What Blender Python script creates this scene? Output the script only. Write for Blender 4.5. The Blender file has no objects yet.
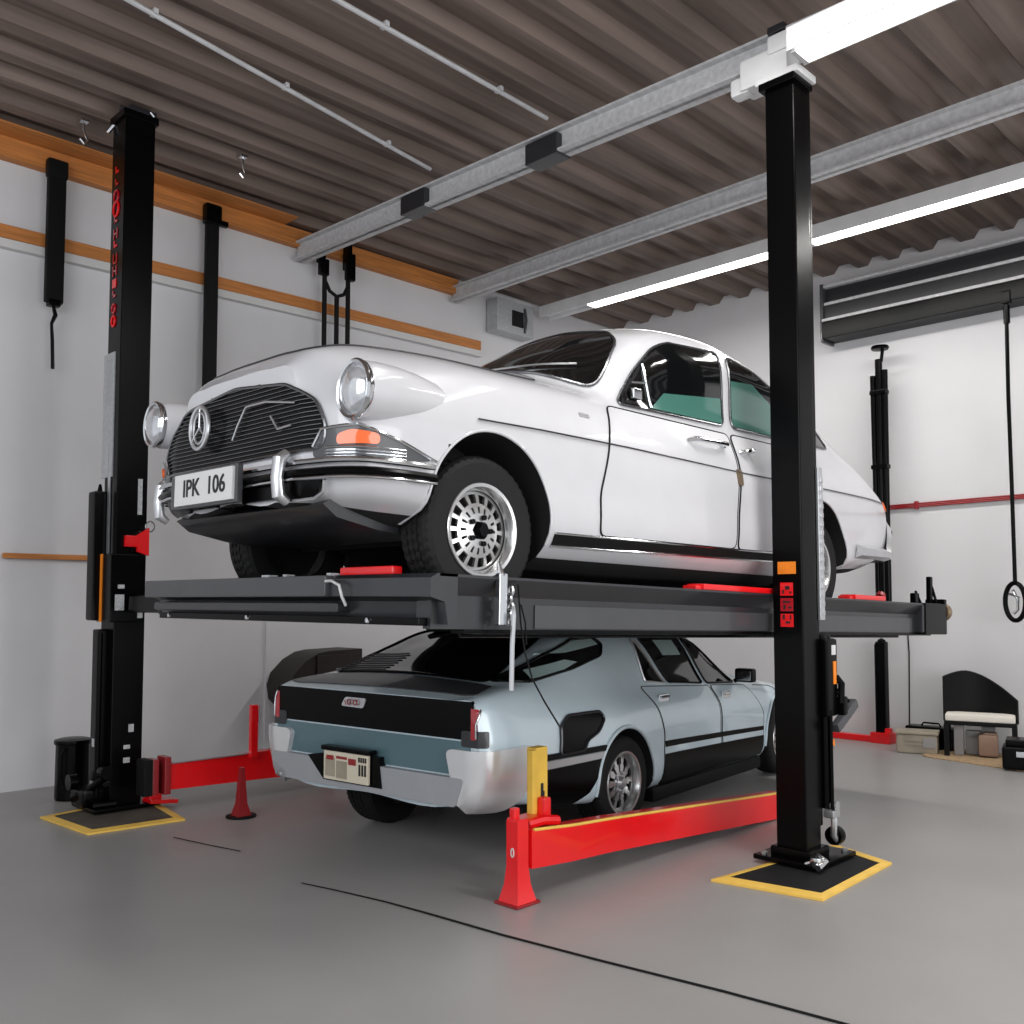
import bpy, bmesh, math, random
from mathutils import Vector, Matrix
from mathutils.bvhtree import BVHTree
random.seed(7)
R = math.radians
SC = bpy.context.scene
COL = SC.collection

# ------------------------------------------------------------------ camera, world, lights, exposure
cam_d = bpy.data.cameras.new('camera'); cam = bpy.data.objects.new('camera', cam_d); COL.objects.link(cam)
cam_d.sensor_width = 36.0; cam_d.lens = 950.0 / 1024.0 * 36.0
cam_d.shift_y = 33.0 / 1024.0
cam_d.clip_start = 0.05
cam.location = (0, 0, 1.6)
cam.rotation_euler = (R(93.3), 0, R(-45))
SC.camera = cam

world = bpy.data.worlds.new('world'); SC.world = world; world.use_nodes = True
bg = world.node_tree.nodes['Background']; bg.inputs[0].default_value = (0.93, 0.96, 1.0, 1); bg.inputs[1].default_value = 0.74

def area(name, loc, target, sx, sy, power, col=(1, 1, 1)):
    l = bpy.data.lights.new(name, 'AREA'); l.shape = 'RECTANGLE'; l.size = sx; l.size_y = sy; l.energy = power; l.color = col
    o = bpy.data.objects.new(name, l); COL.objects.link(o); o.location = loc
    o.rotation_euler = (Vector(target) - Vector(loc)).to_track_quat('-Z', 'Y').to_euler()
    return o
area('added_right_fill', (3.6, -4.2, 2.1), (5.0, 4.0, 1.3), 7.0, 3.4, 240, (1.0, 0.99, 0.98))  # unseen light added to brighten the cars from the right; no door there
area('added_left_fill', (-2.2, 2.4, 3.6), (4.0, 4.6, 1.8), 4.0, 3.0, 120, (0.96, 0.98, 1.0))  # second added fill, out of view to the left; no entrance built
for nm, loc, sy, pw in (('added_ceiling_fill', (4.2, 0.9, 5.2), 4.0, 130), ('ceiling_lamps_rear_bay', (8.8, 3.4, 5.22), 6.5, 130)):  # front lamp is added, with no fixture there; the rear follows the strip light
    o = area(nm, loc, (loc[0], loc[1], 0), 0.3, sy, pw, (1, 0.98, 0.95)); o.rotation_euler = (0, 0, 0)
SC.view_settings.view_transform = 'Standard'; SC.view_settings.look = 'None'
SC.view_settings.gamma = 1.0; SC.view_settings.use_curve_mapping = False
SC.view_settings.exposure = 0.25

# ------------------------------------------------------------------ materials
def lin(c):
    c /= 255.0
    return c / 12.92 if c <= 0.04045 else ((c + 0.055) / 1.055) ** 2.4
def mat(name, rgb, rough=0.5, metal=0.0, coat=0.0, var=0.0, vscale=6.0, bump=0.0, bscale=60.0, stretch=(1, 1, 1), emit=0.0, spec=0.5, crough=0.05):
    m = bpy.data.materials.new(name); m.use_nodes = True
    nt = m.node_tree; b = nt.nodes['Principled BSDF']
    c = (lin(rgb[0]), lin(rgb[1]), lin(rgb[2]), 1)
    b.inputs['Base Color'].default_value = c
    b.inputs['Roughness'].default_value = rough; b.inputs['Metallic'].default_value = metal
    b.inputs['Coat Weight'].default_value = coat; b.inputs['Coat Roughness'].default_value = crough
    b.inputs['Specular IOR Level'].default_value = spec
    if emit > 0:
        b.inputs['Emission Color'].default_value = c; b.inputs['Emission Strength'].default_value = emit
    tc = nt.nodes.new('ShaderNodeTexCoord'); mp = nt.nodes.new('ShaderNodeMapping'); mp.inputs['Scale'].default_value = stretch
    nt.links.new(tc.outputs['Object'], mp.inputs['Vector'])
    n = nt.nodes.new('ShaderNodeTexNoise'); n.inputs['Scale'].default_value = vscale; n.inputs['Detail'].default_value = 6
    nt.links.new(mp.outputs[0], n.inputs['Vector'])
    v = max(var, 0.02)
    cr = nt.nodes.new('ShaderNodeMapRange'); cr.inputs['From Min'].default_value = 0.3; cr.inputs['From Max'].default_value = 0.7
    cr.inputs['To Min'].default_value = 1 - v; cr.inputs['To Max'].default_value = 1 + v
    nt.links.new(n.outputs['Fac'], cr.inputs['Value'])
    mx = nt.nodes.new('ShaderNodeVectorMath'); mx.operation = 'SCALE'; mx.inputs[0].default_value = c[:3]
    nt.links.new(cr.outputs[0], mx.inputs['Scale']); nt.links.new(mx.outputs[0], b.inputs['Base Color'])
    if bump > 0:
        n2 = nt.nodes.new('ShaderNodeTexNoise'); n2.inputs['Scale'].default_value = bscale; n2.inputs['Detail'].default_value = 4
        nt.links.new(mp.outputs[0], n2.inputs['Vector'])
        bp = nt.nodes.new('ShaderNodeBump'); bp.inputs['Strength'].default_value = bump; bp.inputs['Distance'].default_value = 0.01
        nt.links.new(n2.outputs['Fac'], bp.inputs['Height']); nt.links.new(bp.outputs[0], b.inputs['Normal'])
    return m
M = {}
M['wall'] = mat('painted_wall', (208, 207, 209), 0.8, var=0.05, vscale=0.9, bump=0.08, bscale=30)
M['floor'] = mat('epoxy_floor', (146, 144, 143), 0.34, var=0.05, vscale=1.3, bump=0.03, bscale=9, spec=0.35)
M['ceil'] = mat('corrugated_steel', (114, 99, 91), 0.5, metal=0.25, var=0.32, vscale=2.0, bump=0.15, bscale=10, stretch=(0.25, 6, 1))
M['galv'] = mat('galvanised_steel', (196, 196, 198), 0.55, metal=0.1, var=0.14, vscale=8, stretch=(1, 3, 3))
M['whitesteel'] = mat('white_steel', (214, 214, 215), 0.5, var=0.06)
M['wood'] = mat('orange_timber', (186, 118, 58), 0.6, var=0.22, vscale=5, stretch=(0.5, 6, 9), bump=0.1)
M['ledge'] = mat('white_ledge', (205, 204, 203), 0.7)
M['black'] = mat('black_gloss_paint', (4, 4, 5), 0.26, spec=0.12)
M['blackm'] = mat('black_matt', (8, 8, 9), 0.6, bump=0.1, spec=0.2)
M['rubber'] = mat('tyre_rubber', (17, 17, 18), 0.7, spec=0.3, bump=0.15, bscale=80)
M['dark'] = mat('dark_cavity', (9, 9, 9), 0.9)
M['steelgrey'] = mat('dark_grey_paint', (36, 37, 41), 0.36, coat=0.3, var=0.06)
M['steelmid'] = mat('mid_grey_paint', (62, 63, 66), 0.4, coat=0.3, var=0.06)
M['deck'] = mat('platform_deck_steel', (40, 41, 43), 0.5, metal=0.4, bump=0.2)
M['white'] = mat('white_car_paint', (194, 194, 198), 0.34, coat=0.7, crough=0.03)
M['blue'] = mat('silver_blue_paint', (200, 216, 224), 0.34, metal=0.15, coat=0.9, crough=0.03)
M['teal'] = mat('teal_grey_paint', (84, 112, 120), 0.35, metal=0.2, coat=0.6)
M['greyplastic'] = mat('grey_bumper_plastic', (156, 158, 162), 0.5, metal=0.1, bump=0.5, bscale=160)
M['chrome'] = mat('chrome', (215, 217, 220), 0.12, metal=1.0)
M['satin'] = mat('satin_silver', (206, 207, 210), 0.3, metal=0.85)
M['alloy'] = mat('wheel_alloy', (205, 205, 205), 0.26, metal=0.85)
M['glass'] = mat('dark_tinted_glass', (11, 12, 13), 0.06, coat=0.5, spec=0.6)
M['tealreflect'] = mat('teal_painted_reflection', (66, 110, 100), 0.12, coat=0.5)  # green reflection in the white car's windows, painted as a solid colour
M['palereflect'] = mat('pale_painted_reflection', (150, 170, 168), 0.12, coat=0.5)  # pale reflection in the silver car's windows, put into the colour
M['lens'] = mat('lamp_lens', (196, 198, 202), 0.1, metal=0.55, coat=1.0, var=0.25, vscale=14)
M['amber'] = mat('amber_lens', (232, 96, 20), 0.2, coat=0.8)
M['redlens'] = mat('red_lens', (172, 18, 32), 0.2, coat=0.8)
M['red'] = mat('red_paint', (228, 12, 20), 0.3, coat=0.5, var=0.04)
M['darkred'] = mat('dark_red_paint', (140, 22, 28), 0.4, coat=0.3)
M['yellow'] = mat('yellow_paint', (226, 184, 72), 0.5, var=0.12)
M['matyellow'] = mat('yellow_mat_edge', (228, 186, 84), 0.6, var=0.12)
M['matblack'] = mat('black_rubber_mat', (26, 26, 28), 0.7, bump=0.3, spec=0.2)
M['matbrown'] = mat('worn_brown_mat', (72, 66, 58), 0.75, var=0.3)
M['plate'] = mat('plate_white', (206, 206, 206), 0.4)
M['plateedge'] = mat('plate_cream', (205, 196, 176), 0.4)
M['ink'] = mat('plate_ink', (22, 22, 24), 0.5)
M['brown'] = mat('dark_maroon_lacquer', (30, 16, 15), 0.5)
M['cushion'] = mat('cream_cushion', (222, 216, 206), 0.8)
M['tin'] = mat('beige_tin', (150, 140, 124), 0.5, var=0.15)
M['greybox'] = mat('grey_plastic_box', (140, 138, 138), 0.5)
M['tan'] = mat('tan_leatherette', (150, 122, 106), 0.6)
M['rug'] = mat('straw_matting', (168, 142, 110), 0.9, var=0.4, vscale=60, bump=0.8, bscale=120)
M['tube'] = mat('fluorescent_tube', (255, 252, 244), 0.5, emit=4.5)
M['sticker'] = mat('grey_sticker', (176, 178, 180), 0.5, var=0.3, vscale=90)
M['orange'] = mat('orange_sticker', (236, 132, 24), 0.5)
M['silverplate'] = mat('grey_post_plate', (176, 178, 180), 0.45, metal=0.2, var=0.12, vscale=30)
M['bars'] = mat('grille_bar_metal', (118, 119, 122), 0.25, metal=0.9)
M['silverbumper'] = mat('silver_bumper_metal', (222, 222, 224), 0.25, metal=0.45, coat=0.5)
M['brass'] = mat('brown_brass', (122, 104, 84), 0.4, metal=0.6, var=0.2)

# ------------------------------------------------------------------ mesh helpers
class MB:
    def __init__(s): s.v = []; s.f = []; s.mi = []
    def add(s, vs, fs, mi=0):
        n = len(s.v); s.v += [tuple(v) for v in vs]; s.f += [tuple(i + n for i in f) for f in fs]; s.mi += [mi] * len(fs); return s
    def box(s, c, d, rot=None, mi=0, bev=0.0):
        x, y, z = [k / 2 for k in d]; c = Vector(c)
        if bev > 0:
            b = min(bev, x * .49, y * .49, z * .49); bm = bmesh.new(); bmesh.ops.create_cube(bm, size=1)
            for v in bm.verts: v.co = Vector((v.co.x * 2 * x, v.co.y * 2 * y, v.co.z * 2 * z))
            bmesh.ops.bevel(bm, geom=list(bm.edges), offset=b, segments=2, affect='EDGES', profile=0.6)
            bm.verts.index_update()
            vs = [v.co.copy() for v in bm.verts]; fs = [[v.index for v in f.verts] for f in bm.faces]; bm.free()
        else:
            vs = [Vector((i * x, j * y, k * z)) for i in (-1, 1) for j in (-1, 1) for k in (-1, 1)]
            fs = [(0, 1, 3, 2), (4, 6, 7, 5), (0, 4, 5, 1), (2, 3, 7, 6), (0, 2, 6, 4), (1, 5, 7, 3)]
        if rot: vs = [rot @ v for v in vs]
        return s.add([v + c for v in vs], fs, mi)
    def tube(s, pts, r, n=10, mi=0, closed=False, cap=True, flat=1.0):
        pts = [Vector(p) for p in pts]; m = len(pts); rs = r if isinstance(r, (list, tuple)) else [r] * m
        rings = []; prev = None
        for i, p in enumerate(pts):
            if closed: t = pts[(i + 1) % m] - pts[i - 1]
            else: t = pts[min(i + 1, m - 1)] - pts[max(i - 1, 0)]
            t = t.normalized() if t.length > 1e-9 else Vector((0, 0, 1))
            up = Vector((0, 0, 1)) if abs(t.z) < 0.95 else Vector((0, 1, 0))
            if prev is None: u = t.cross(up).normalized()
            else:
                u = prev - t * prev.dot(t); u = u.normalized() if u.length > 1e-6 else t.cross(up).normalized()
            prev = u; w = t.cross(u)
            rings.append([p + u * math.cos(2 * math.pi * k / n) * rs[i] + w * math.sin(2 * math.pi * k / n) * rs[i] * flat for k in range(n)])
        vs = [q for rg in rings for q in rg]; fs = []
        for i in range(m if closed else m - 1):
            j = (i + 1) % m
            for k in range(n): fs.append((i * n + k, i * n + (k + 1) % n, j * n + (k + 1) % n, j * n + k))
        if cap and not closed: fs += [tuple(range(n - 1, -1, -1)), tuple((m - 1) * n + k for k in range(n))]
        return s.add(vs, fs, mi)
    def lathe(s, prof, c, axis='Z', n=32, mi=0, wob=None):
        # prof: (radius, height) list
        vs = []; fs = []
        for i, (r, h) in enumerate(prof):
            for k in range(n):
                a = 2 * math.pi * k / n; rr = r + (wob(i, k) if wob else 0)
                p = (rr * math.cos(a), rr * math.sin(a), h)
                if axis == 'Y': p = (p[0], h, p[1])
                if axis == 'X': p = (h, p[0], p[1])
                vs.append(Vector(p) + Vector(c))
        for i in range(len(prof) - 1):
            for k in range(n): fs.append((i * n + k, i * n + (k + 1) % n, (i + 1) * n + (k + 1) % n, (i + 1) * n + k))
        return s.add(vs, fs, mi)
    def prism(s, poly, d, axis='Y', at=0.0, mi=0):
        n = len(poly)
        def P(u, v, w):
            return {'Y': (u, w, v), 'X': (w, u, v), 'Z': (u, v, w)}[axis]
        vs = [P(u, v, at) for u, v in poly] + [P(u, v, at + d) for u, v in poly]
        fs = [tuple(range(n)), tuple(range(2 * n - 1, n - 1, -1))] + [(i, i + n, (i + 1) % n + n, (i + 1) % n) for i in range(n)]
        return s.add(vs, fs, mi)
    def build(s, name, m, parent=None, smooth=True, ang=35):
        me = bpy.data.meshes.new(name); me.from_pydata(s.v, [], s.f)
        for q in (m if isinstance(m, (list, tuple)) else [m]): me.materials.append(M[q] if isinstance(q, str) else q)
        for p, i in zip(me.polygons, s.mi): p.material_index = i
        bm = bmesh.new(); bm.from_mesh(me); bmesh.ops.recalc_face_normals(bm, faces=bm.faces); bm.to_mesh(me); bm.free()
        if smooth:
            me.polygons.foreach_set('use_smooth', [True] * len(me.polygons)); me.set_sharp_from_angle(angle=R(ang))
        o = bpy.data.objects.new(name, me); COL.objects.link(o)
        if smooth:
            w = o.modifiers.new('wn', 'WEIGHTED_NORMAL'); w.keep_sharp = True
        if parent: o.parent = parent
        return o

def thing(name, label, cat, loc=(0, 0, 0), rot=(0, 0, 0), group=None):
    o = bpy.data.objects.new(name, None); COL.objects.link(o); o.location = loc; o.rotation_euler = rot
    o.empty_display_size = 0.2
    o['label'] = label; o['category'] = cat
    if group: o['group'] = group
    return o
def tag(o, label, cat, group=None):
    o['label'] = label; o['category'] = cat
    if group: o['group'] = group
    return o
def struct(o): o['kind'] = 'structure'; return o
def plabel(o, l): o['label'] = l; return o

def rounded(poly, r, seg=5):
    out = []; n = len(poly)
    for i in range(n):
        p0, p, p2 = Vector(poly[i - 1]), Vector(poly[i]), Vector(poly[(i + 1) % n])
        a = (p0 - p); b = (p2 - p); ra = min(r, a.length * .48); rb = min(r, b.length * .48)
        A = p + a.normalized() * ra; B = p + b.normalized() * rb
        for k in range(seg + 1):
            t = k / seg; q = A * (1 - t) ** 2 + p * 2 * t * (1 - t) + B * t * t; out.append((q.x, q.y))
    return out

def pchip(knots):
    xs = [k[0] for k in knots]; ys = [k[1] for k in knots]; n = len(xs)
    if n == 1: return lambda x: ys[0]
    h = [xs[i + 1] - xs[i] for i in range(n - 1)]; d = [(ys[i + 1] - ys[i]) / h[i] for i in range(n - 1)]
    m = [d[0]] + [0] * (n - 2) + [d[-1]]
    for i in range(1, n - 1):
        if d[i - 1] * d[i] > 0:
            w1 = 2 * h[i] + h[i - 1]; w2 = h[i] + 2 * h[i - 1]; m[i] = (w1 + w2) / (w1 / d[i - 1] + w2 / d[i])
    def f(x):
        x = min(max(x, xs[0]), xs[-1]); i = 0
        while i < n - 2 and x > xs[i + 1]: i += 1
        t = (x - xs[i]) / h[i]
        return (2 * t**3 - 3 * t**2 + 1) * ys[i] + (t**3 - 2 * t**2 + t) * h[i] * m[i] + (-2 * t**3 + 3 * t**2) * ys[i + 1] + (t**3 - t**2) * h[i] * m[i + 1]
    return f

class Body:
    """car body lofted from half sections; x along the car, y across, z up"""
    def __init__(s, cols, stations, sub=6):
        s.F = [(pchip(a), pchip(b)) for a, b in cols]
        s.st = stations; s.sub = sub; s.verts = []; s.faces = []
        for x in stations:
            P = [(f(x), g(x)) for f, g in s.F]
            n = len(P)
            ext = [(-P[1][0], P[1][1])] + P + [(-P[n - 2][0], P[n - 2][1])]
            half = []
            for i in range(1, n):
                p0, p1, p2, p3 = [Vector(q) for q in ext[i - 1:i + 3]]
                for k in range(sub):
                    t = k / sub
                    # centripetal-ish: tangents limited by segment length
                    L = (p2 - p1).length
                    def tan(a, b, c):
                        l1, l2 = (b - a).length, (c - b).length
                        if l1 < 1e-6 or l2 < 1e-6: return (c - a) * 0.5
                        return ((b - a) / l1 * l2 + (c - b) / l2 * l1) / (l1 + l2) * L
                    m1, m2 = tan(p0, p1, p2), tan(p1, p2, p3)
                    q = (2 * t**3 - 3 * t**2 + 1) * p1 + (t**3 - 2 * t**2 + t) * m1 + (-2 * t**3 + 3 * t**2) * p2 + (t**3 - t**2) * m2
                    half.append((q.x, q.y))
            half.append(P[-1])
            half[0] = (0, half[0][1]); half[-1] = (0, half[-1][1])
            ring = half + [(-a, b) for a, b in reversed(half[1:-1])]
            s.n = len(ring)
            s.verts += [(x, a, b) for a, b in ring]
        m = len(stations); n = s.n
        for i in range(m - 1):
            for k in range(n): s.faces.append((i * n + k, i * n + (k + 1) % n, (i + 1) * n + (k + 1) % n, (i + 1) * n + k))
        s.faces.append(tuple(range(n - 1, -1, -1))); s.faces.append(tuple((m - 1) * n + k for k in range(n)))
        s.bvh = BVHTree.FromPolygons([Vector(v) for v in s.verts], s.faces)
    def hit(s, o, d):
        h, nrm, i, _ = s.bvh.ray_cast(Vector(o), Vector(d).normalized())
        if h is None:
            # walk towards the middle: nearest point of the surface to the ray's closest point to the centre
            o = Vector(o); d = Vector(d).normalized(); t = (Vector((s.cx, 0, 0.6)) - o).dot(d)
            h, nrm, i, _ = s.bvh.find_nearest(o + d * t)
        if nrm.dot(Vector(d)) > 0: nrm = -nrm
        return h, nrm
    cx = 1.5
    def point(s, p, view):
        u, v = p
        if view == 'L': return s.hit((u, -4, v), (0, 1, 0))
        if view == 'R': return s.hit((u, 4, v), (0, -1, 0))
        if view == 'F': return s.hit((-5, u, v), (1, 0, 0))
        if view == 'B': return s.hit((9, u, v), (-1, 0, 0))
        if view == 'T': return s.hit((u, v, 5), (0, 0, -1))
        # corner views: (origin, direction, horizontal axis)
        o, d, ax = view
        return s.hit(Vector(o) + Vector(ax) * u + Vector((0, 0, v)), d)
    def panel(s, poly, view, off=0.004, thick=0.012, step=0.035, mi=0, mb=None):
        bm = bmesh.new(); vs = [bm.verts.new((p[0], p[1], 0)) for p in poly]; bm.faces.new(vs)
        xs = [p[0] for p in poly]; ys = [p[1] for p in poly]
        for lo, hi, no, ax in ((min(xs), max(xs), (1, 0, 0), 0), (min(ys), max(ys), (0, 1, 0), 1)):
            k = int((hi - lo) / step)
            for i in range(1, k + 1):
                co = [0, 0, 0]; co[ax] = lo + (hi - lo) * i / (k + 1)
                bmesh.ops.bisect_plane(bm, geom=list(bm.verts) + list(bm.edges) + list(bm.faces), plane_co=co, plane_no=no)
        bmesh.ops.triangulate(bm, faces=[f for f in bm.faces if len(f.verts) > 4])
        bm.verts.index_update()
        top = []; bot = []
        for v in bm.verts:
            h, nr = s.point((v.co.x, v.co.y), view); top.append(h + nr * off); bot.append(h - nr * thick)
        n = len(top); fs = [tuple(v.index for v in f.verts) for f in bm.faces]
        be = [(e.verts[0].index, e.verts[1].index) for e in bm.edges if len(e.link_faces) == 1]
        bm.free()
        mb = mb or MB()
        mb.add(top + bot, fs + [(a, b, b + n, a + n) for a, b in be], mi)
        return mb
    def line(s, pts, view, off=0.002, step=0.04):
        out = []
        for i in range(len(pts) - 1):
            a, b = Vector(pts[i]), Vector(pts[i + 1]); k = max(1, int((b - a).length / step))
            for j in range(k): out.append(a + (b - a) * j / k)
        out.append(Vector(pts[-1]))
        r = []
        for p in out:
            h, nr = s.point((p[0], p[1]), view); r.append(h + nr * off)
        return r
    def loop(s, poly, view, off=0.005): return s.line(list(poly) + [poly[0]], view, off)[:-1]
    def around(s, z, a0, a1, n, off=0.03, cx=0.3, fx=None):
        """path around an end of the body at height z; angle 0 = towards -x"""
        out = []
        for i in range(n + 1):
            a = R(a0 + (a1 - a0) * i / n); d = Vector((math.cos(a), math.sin(a), 0))
            h, nr = s.hit(Vector((cx, 0, z)) - d * 6, d)
            nr = Vector((nr.x, nr.y, 0)).normalized(); out.append(h + nr * off)
        return out
    def mesh(s, name, m, parent, cuts=(), darkslot='dark'):
        me = bpy.data.meshes.new(name); me.from_pydata(s.verts, [], s.faces)
        bm = bmesh.new(); bm.from_mesh(me); bmesh.ops.recalc_face_normals(bm, faces=bm.faces); bm.to_mesh(me); bm.free()
        me.materials.append(M[m]); me.materials.append(M[darkslot])
        o = bpy.data.objects.new(name, me); COL.objects.link(o)
        tools = []
        for (x, z, r, y0, y1, zlow) in cuts:
            c = MB(); n = 48; poly = []
            for k in range(n + 1):
                a = math.pi * (1.0 - k / n); poly.append((x + r * math.cos(a), z + r * math.sin(a)))
            poly = [(x - r, zlow)] + poly + [(x + r, zlow)]
            c.prism(poly, y1 - y0, 'Y', y0); t = c.build('cutter', m, smooth=False); tools.append(t)
            md = o.modifiers.new('b', 'BOOLEAN'); md.operation = 'DIFFERENCE'; md.object = t; md.solver = 'EXACT'
        if tools:
            dg = bpy.context.evaluated_depsgraph_get(); dg.update()
            me2 = bpy.data.meshes.new_from_object(o.evaluated_get(dg)); o.modifiers.clear(); o.data = me2; me2.name = name
            for t in tools: bpy.data.objects.remove(t)
        me = o.data
        for p in me.polygons:
            c = p.center; p.use_smooth = True
            p.material_index = 0
            for (x, z, r, y0, y1, zlow) in cuts:
                if y0 - .01 <= c.y <= y1 + .01:
                    dd = math.hypot(c.x - x, c.z - z)
                    ins = (c.z >= z - .002 and dd <= r + .004) or (c.z < z and abs(c.x - x) <= r + .004)
                    if ins: p.material_index = 1
            if p.normal.z < -0.2 and c.z < 0.5 and abs(c.y) < s.F[1][0](c.x) * .97: p.material_index = 1
        me.set_sharp_from_angle(angle=R(32))
        o.parent = parent
        return o

def seq(a, b, step):
    n = max(1, round((b - a) / step)); return [a + (b - a) * i / n for i in range(n + 1)]

def text_mesh(body, size, name, m, parent, loc, rot, depth=0.002, sx=1.0, bold=0.0):
    cu = bpy.data.curves.new(name, 'FONT'); cu.body = body; cu.size = size; cu.extrude = depth; cu.align_x = 'CENTER'; cu.align_y = 'CENTER'; cu.offset = bold
    t = bpy.data.objects.new(name, cu); COL.objects.link(t)
    dg = bpy.context.evaluated_depsgraph_get(); me = bpy.data.meshes.new_from_object(t.evaluated_get(dg))
    bpy.data.objects.remove(t)
    mx = Matrix.Translation(loc) @ rot.to_4x4() @ Matrix.Diagonal((sx, 1, 1, 1)); me.transform(mx)
    me.materials.clear(); me.materials.append(M[m])
    o = bpy.data.objects.new(name, me); COL.objects.link(o); o.parent = parent; return o

def wheel(parent, x, y, z, side, r, w, rr, style):
    """side -1: outer face towards -y. tyre mesh with rim and hub as sub-parts"""
    s = side; o = w / 2
    prof = [(rr * 0.97, -o * .8), (rr * 1.0, -o * .92), (rr * 1.12, -o), (r * 0.90, -o * 1.02), (r * 0.965, -o * .9), (r * .992, -o * .72), (r, -o * .62),
            (r, -o * .40), (r - .009, -o * .38), (r - .009, -o * .32), (r, -o * .30), (r, -o * .04), (r - .009, -o * .02), (r - .009, o * .02), (r, o * .04),
            (r, o * .30), (r - .009, o * .32), (r - .009, o * .38), (r, o * .40), (r, o * .62), (r * .992, o * .72), (r * .965, o * .9), (r * .90, o * 1.02), (rr * 1.12, o), (rr, o * .92), (rr * .97, o * .8)]
    N = 144
    def wob(i, k):
        rad = prof[i][0]
        if rad > r * .955: return -.006 if (k + (i // 3) % 2) % 3 == 0 else 0
        return 0
    t = MB(); t.lathe(prof, (x, y, z), 'Y', N, wob=wob)
    W = t.build('wheel', 'rubber', parent, ang=28)
    # rim: barrel, lip and pierced face
    yo = y + s * o * .80
    m = MB()
    m.lathe([(rr * .97, -s * o * .7), (rr * .97, s * o * .86), (rr * 1.035, s * o * .98), (rr * 1.02, s * o * 1.03), (rr * .95, s * o * 1.0), (rr * .90, s * o * .80), (rr * .88, s * o * .55)], (x, y, z), 'Y', 64)
    if style == 'pierced': nw, bands, seg = 16, [(.88, .80, 0), (.80, .60, 1), (.60, .52, 0), (.52, .38, 2), (.38, .0, 0)], 6
    else: nw, bands, seg = 10, [(.88, .82, 0), (.82, .34, 1), (.34, .0, 0)], 6
    n = nw * seg; dep = {1.0: .55}
    def yy(f):  # dished face
        return (s * o * (.55 + .25 * math.cos(f * 2.2))) if style == 'pierced' else (s * o * (.50 + .22 * (1 - f)))
    rings = sorted({b[0] for b in bands} | {b[1] for b in bands}, reverse=True)
    fine = []
    for b0, b1, k in bands:
        q = 4 if k == 1 else 2
        for i in range(q): fine.append((b0 + (b1 - b0) * i / q, b0 + (b1 - b0) * (i + 1) / q, k, i, q))
    vs = []; fs = []
    for f0, f1, k, i, q in fine:
        for j in range(n):
            jj = j % seg
            skip = False
            if k == 1:
                if style == 'pierced': skip = 1 <= jj <= 4 and (0 < i < q - 1 or 2 <= jj <= 3 or True)
                else: skip = (1 <= jj <= 4) if i < 2 else (2 <= jj <= 3)
            if k == 2: skip = jj in (0, 5)
            if skip: continue
            quad = []
            for f, jx in ((f0, j), (f0, j + 1), (f1, j + 1), (f1, j)):
                a = 2 * math.pi * (jx + (0.0 if k != 2 else 0)) / n
                quad.append((x + rr * f * math.cos(a), y + yy(f), z + rr * f * math.sin(a)))
            b = len(vs); vs += quad; fs.append((b, b + 1, b + 2, b + 3))
            back = [(p[0], p[1] - s * .016, p[2]) for p in quad]; vs += back
            fs += [(b + e, b + (e + 1) % 4, b + 4 + (e + 1) % 4, b + 4 + e) for e in range(4)]
    m.add(vs, fs)
    rim = m.build('rim', 'alloy', W, ang=30)
    d = MB(); d.lathe([(0.001, s * o * .2), (rr * .96, s * o * .2), (rr * .96, s * o * .1), (0.001, s * o * .1)], (x, y, z), 'Y', 32)
    d.build('brake_drum', 'dark', W)
    h = MB(); hy = y + yy(.1)
    h.lathe([(.001, hy - y + s * .03), (rr * .15, hy - y + s * .028), (rr * .2, hy - y + s * .012), (rr * .22, hy - y)], (x, y, z), 'Y', 6 if style == 'pierced' else 20)
    for k in range(5):
        a = 2 * math.pi * k / 5; h.lathe([(.001, hy - y + s * .014), (.012, hy - y + s * .012), (.013, hy - y - s * .002)], (x + rr * .30 * math.cos(a), y, z + rr * .30 * math.sin(a)), 'Y', 8)
    h.build('hub_cap', 'black' if style == 'pierced' else 'satin', W)
    return W

def arch_lip(body, x, z, r, parent, view, m, zlow, off=.004, rad=.007):
    pts = []
    for k in range(41):
        a = math.pi * (1 - k / 40) ; pts.append((x + (r + .004) * math.cos(a), z + (r + .004) * math.sin(a)))
    pts = [(x - r - .004, zlow)] + pts + [(x + r + .004, zlow)]
    mb = MB(); mb.tube(body.line(pts, view, off), rad, 8); return mb.build('wheel_arch_lip', m, parent)

# ------------------------------------------------------------------ room shell
BX = 10.75; LY = 8.65; CZ = 5.62
mb = MB(); mb.box((4.4, 2.3, -0.05), (14.4, 13.4, 0.1)); struct(mb.build('floor', 'floor', smooth=False))
mb = MB(); mb.box((4.5, LY + .1, 2.8), (14.2, 0.2, 5.8)); struct(mb.build('wall_left', 'wall', smooth=False))
mb = MB(); mb.box((BX + .1, 2.8, 2.8), (0.2, 11.6, 5.8)); struct(mb.build('wall_back', 'wall', smooth=False))
# shallow pier where the lower wall steps
mb = MB(); mb.box((5.09 + 1.6, LY - .012, 0.95), (3.2, 0.03, 1.9)); struct(mb.build('trim_1', 'wall', smooth=False))
# corrugated ceiling: trapezoid ribs running along x
mb = MB(); prof = []
y = -4.2; k = 0
while y < LY + .3:
    w = 0.40 + 0.06 * math.sin(k * 1.7)
    prof += [(y, CZ), (y + w * .38, CZ), (y + w * .52, CZ - .085), (y + w * .84, CZ - .085), (y + w * .98, CZ)]
    y += w; k += 1
vs = [(-2.4, a, b) for a, b in prof] + [(BX + .1, a, b) for a, b in prof]
n = len(prof); mb.add(vs, [(i, i + 1, i + 1 + n, i + n) for i in range(n - 1)])
mb.box((4.2, 2.2, CZ + .1), (13.4, 13.2, 0.12))
struct(mb.build('ceiling', 'ceil', smooth=False))

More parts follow.
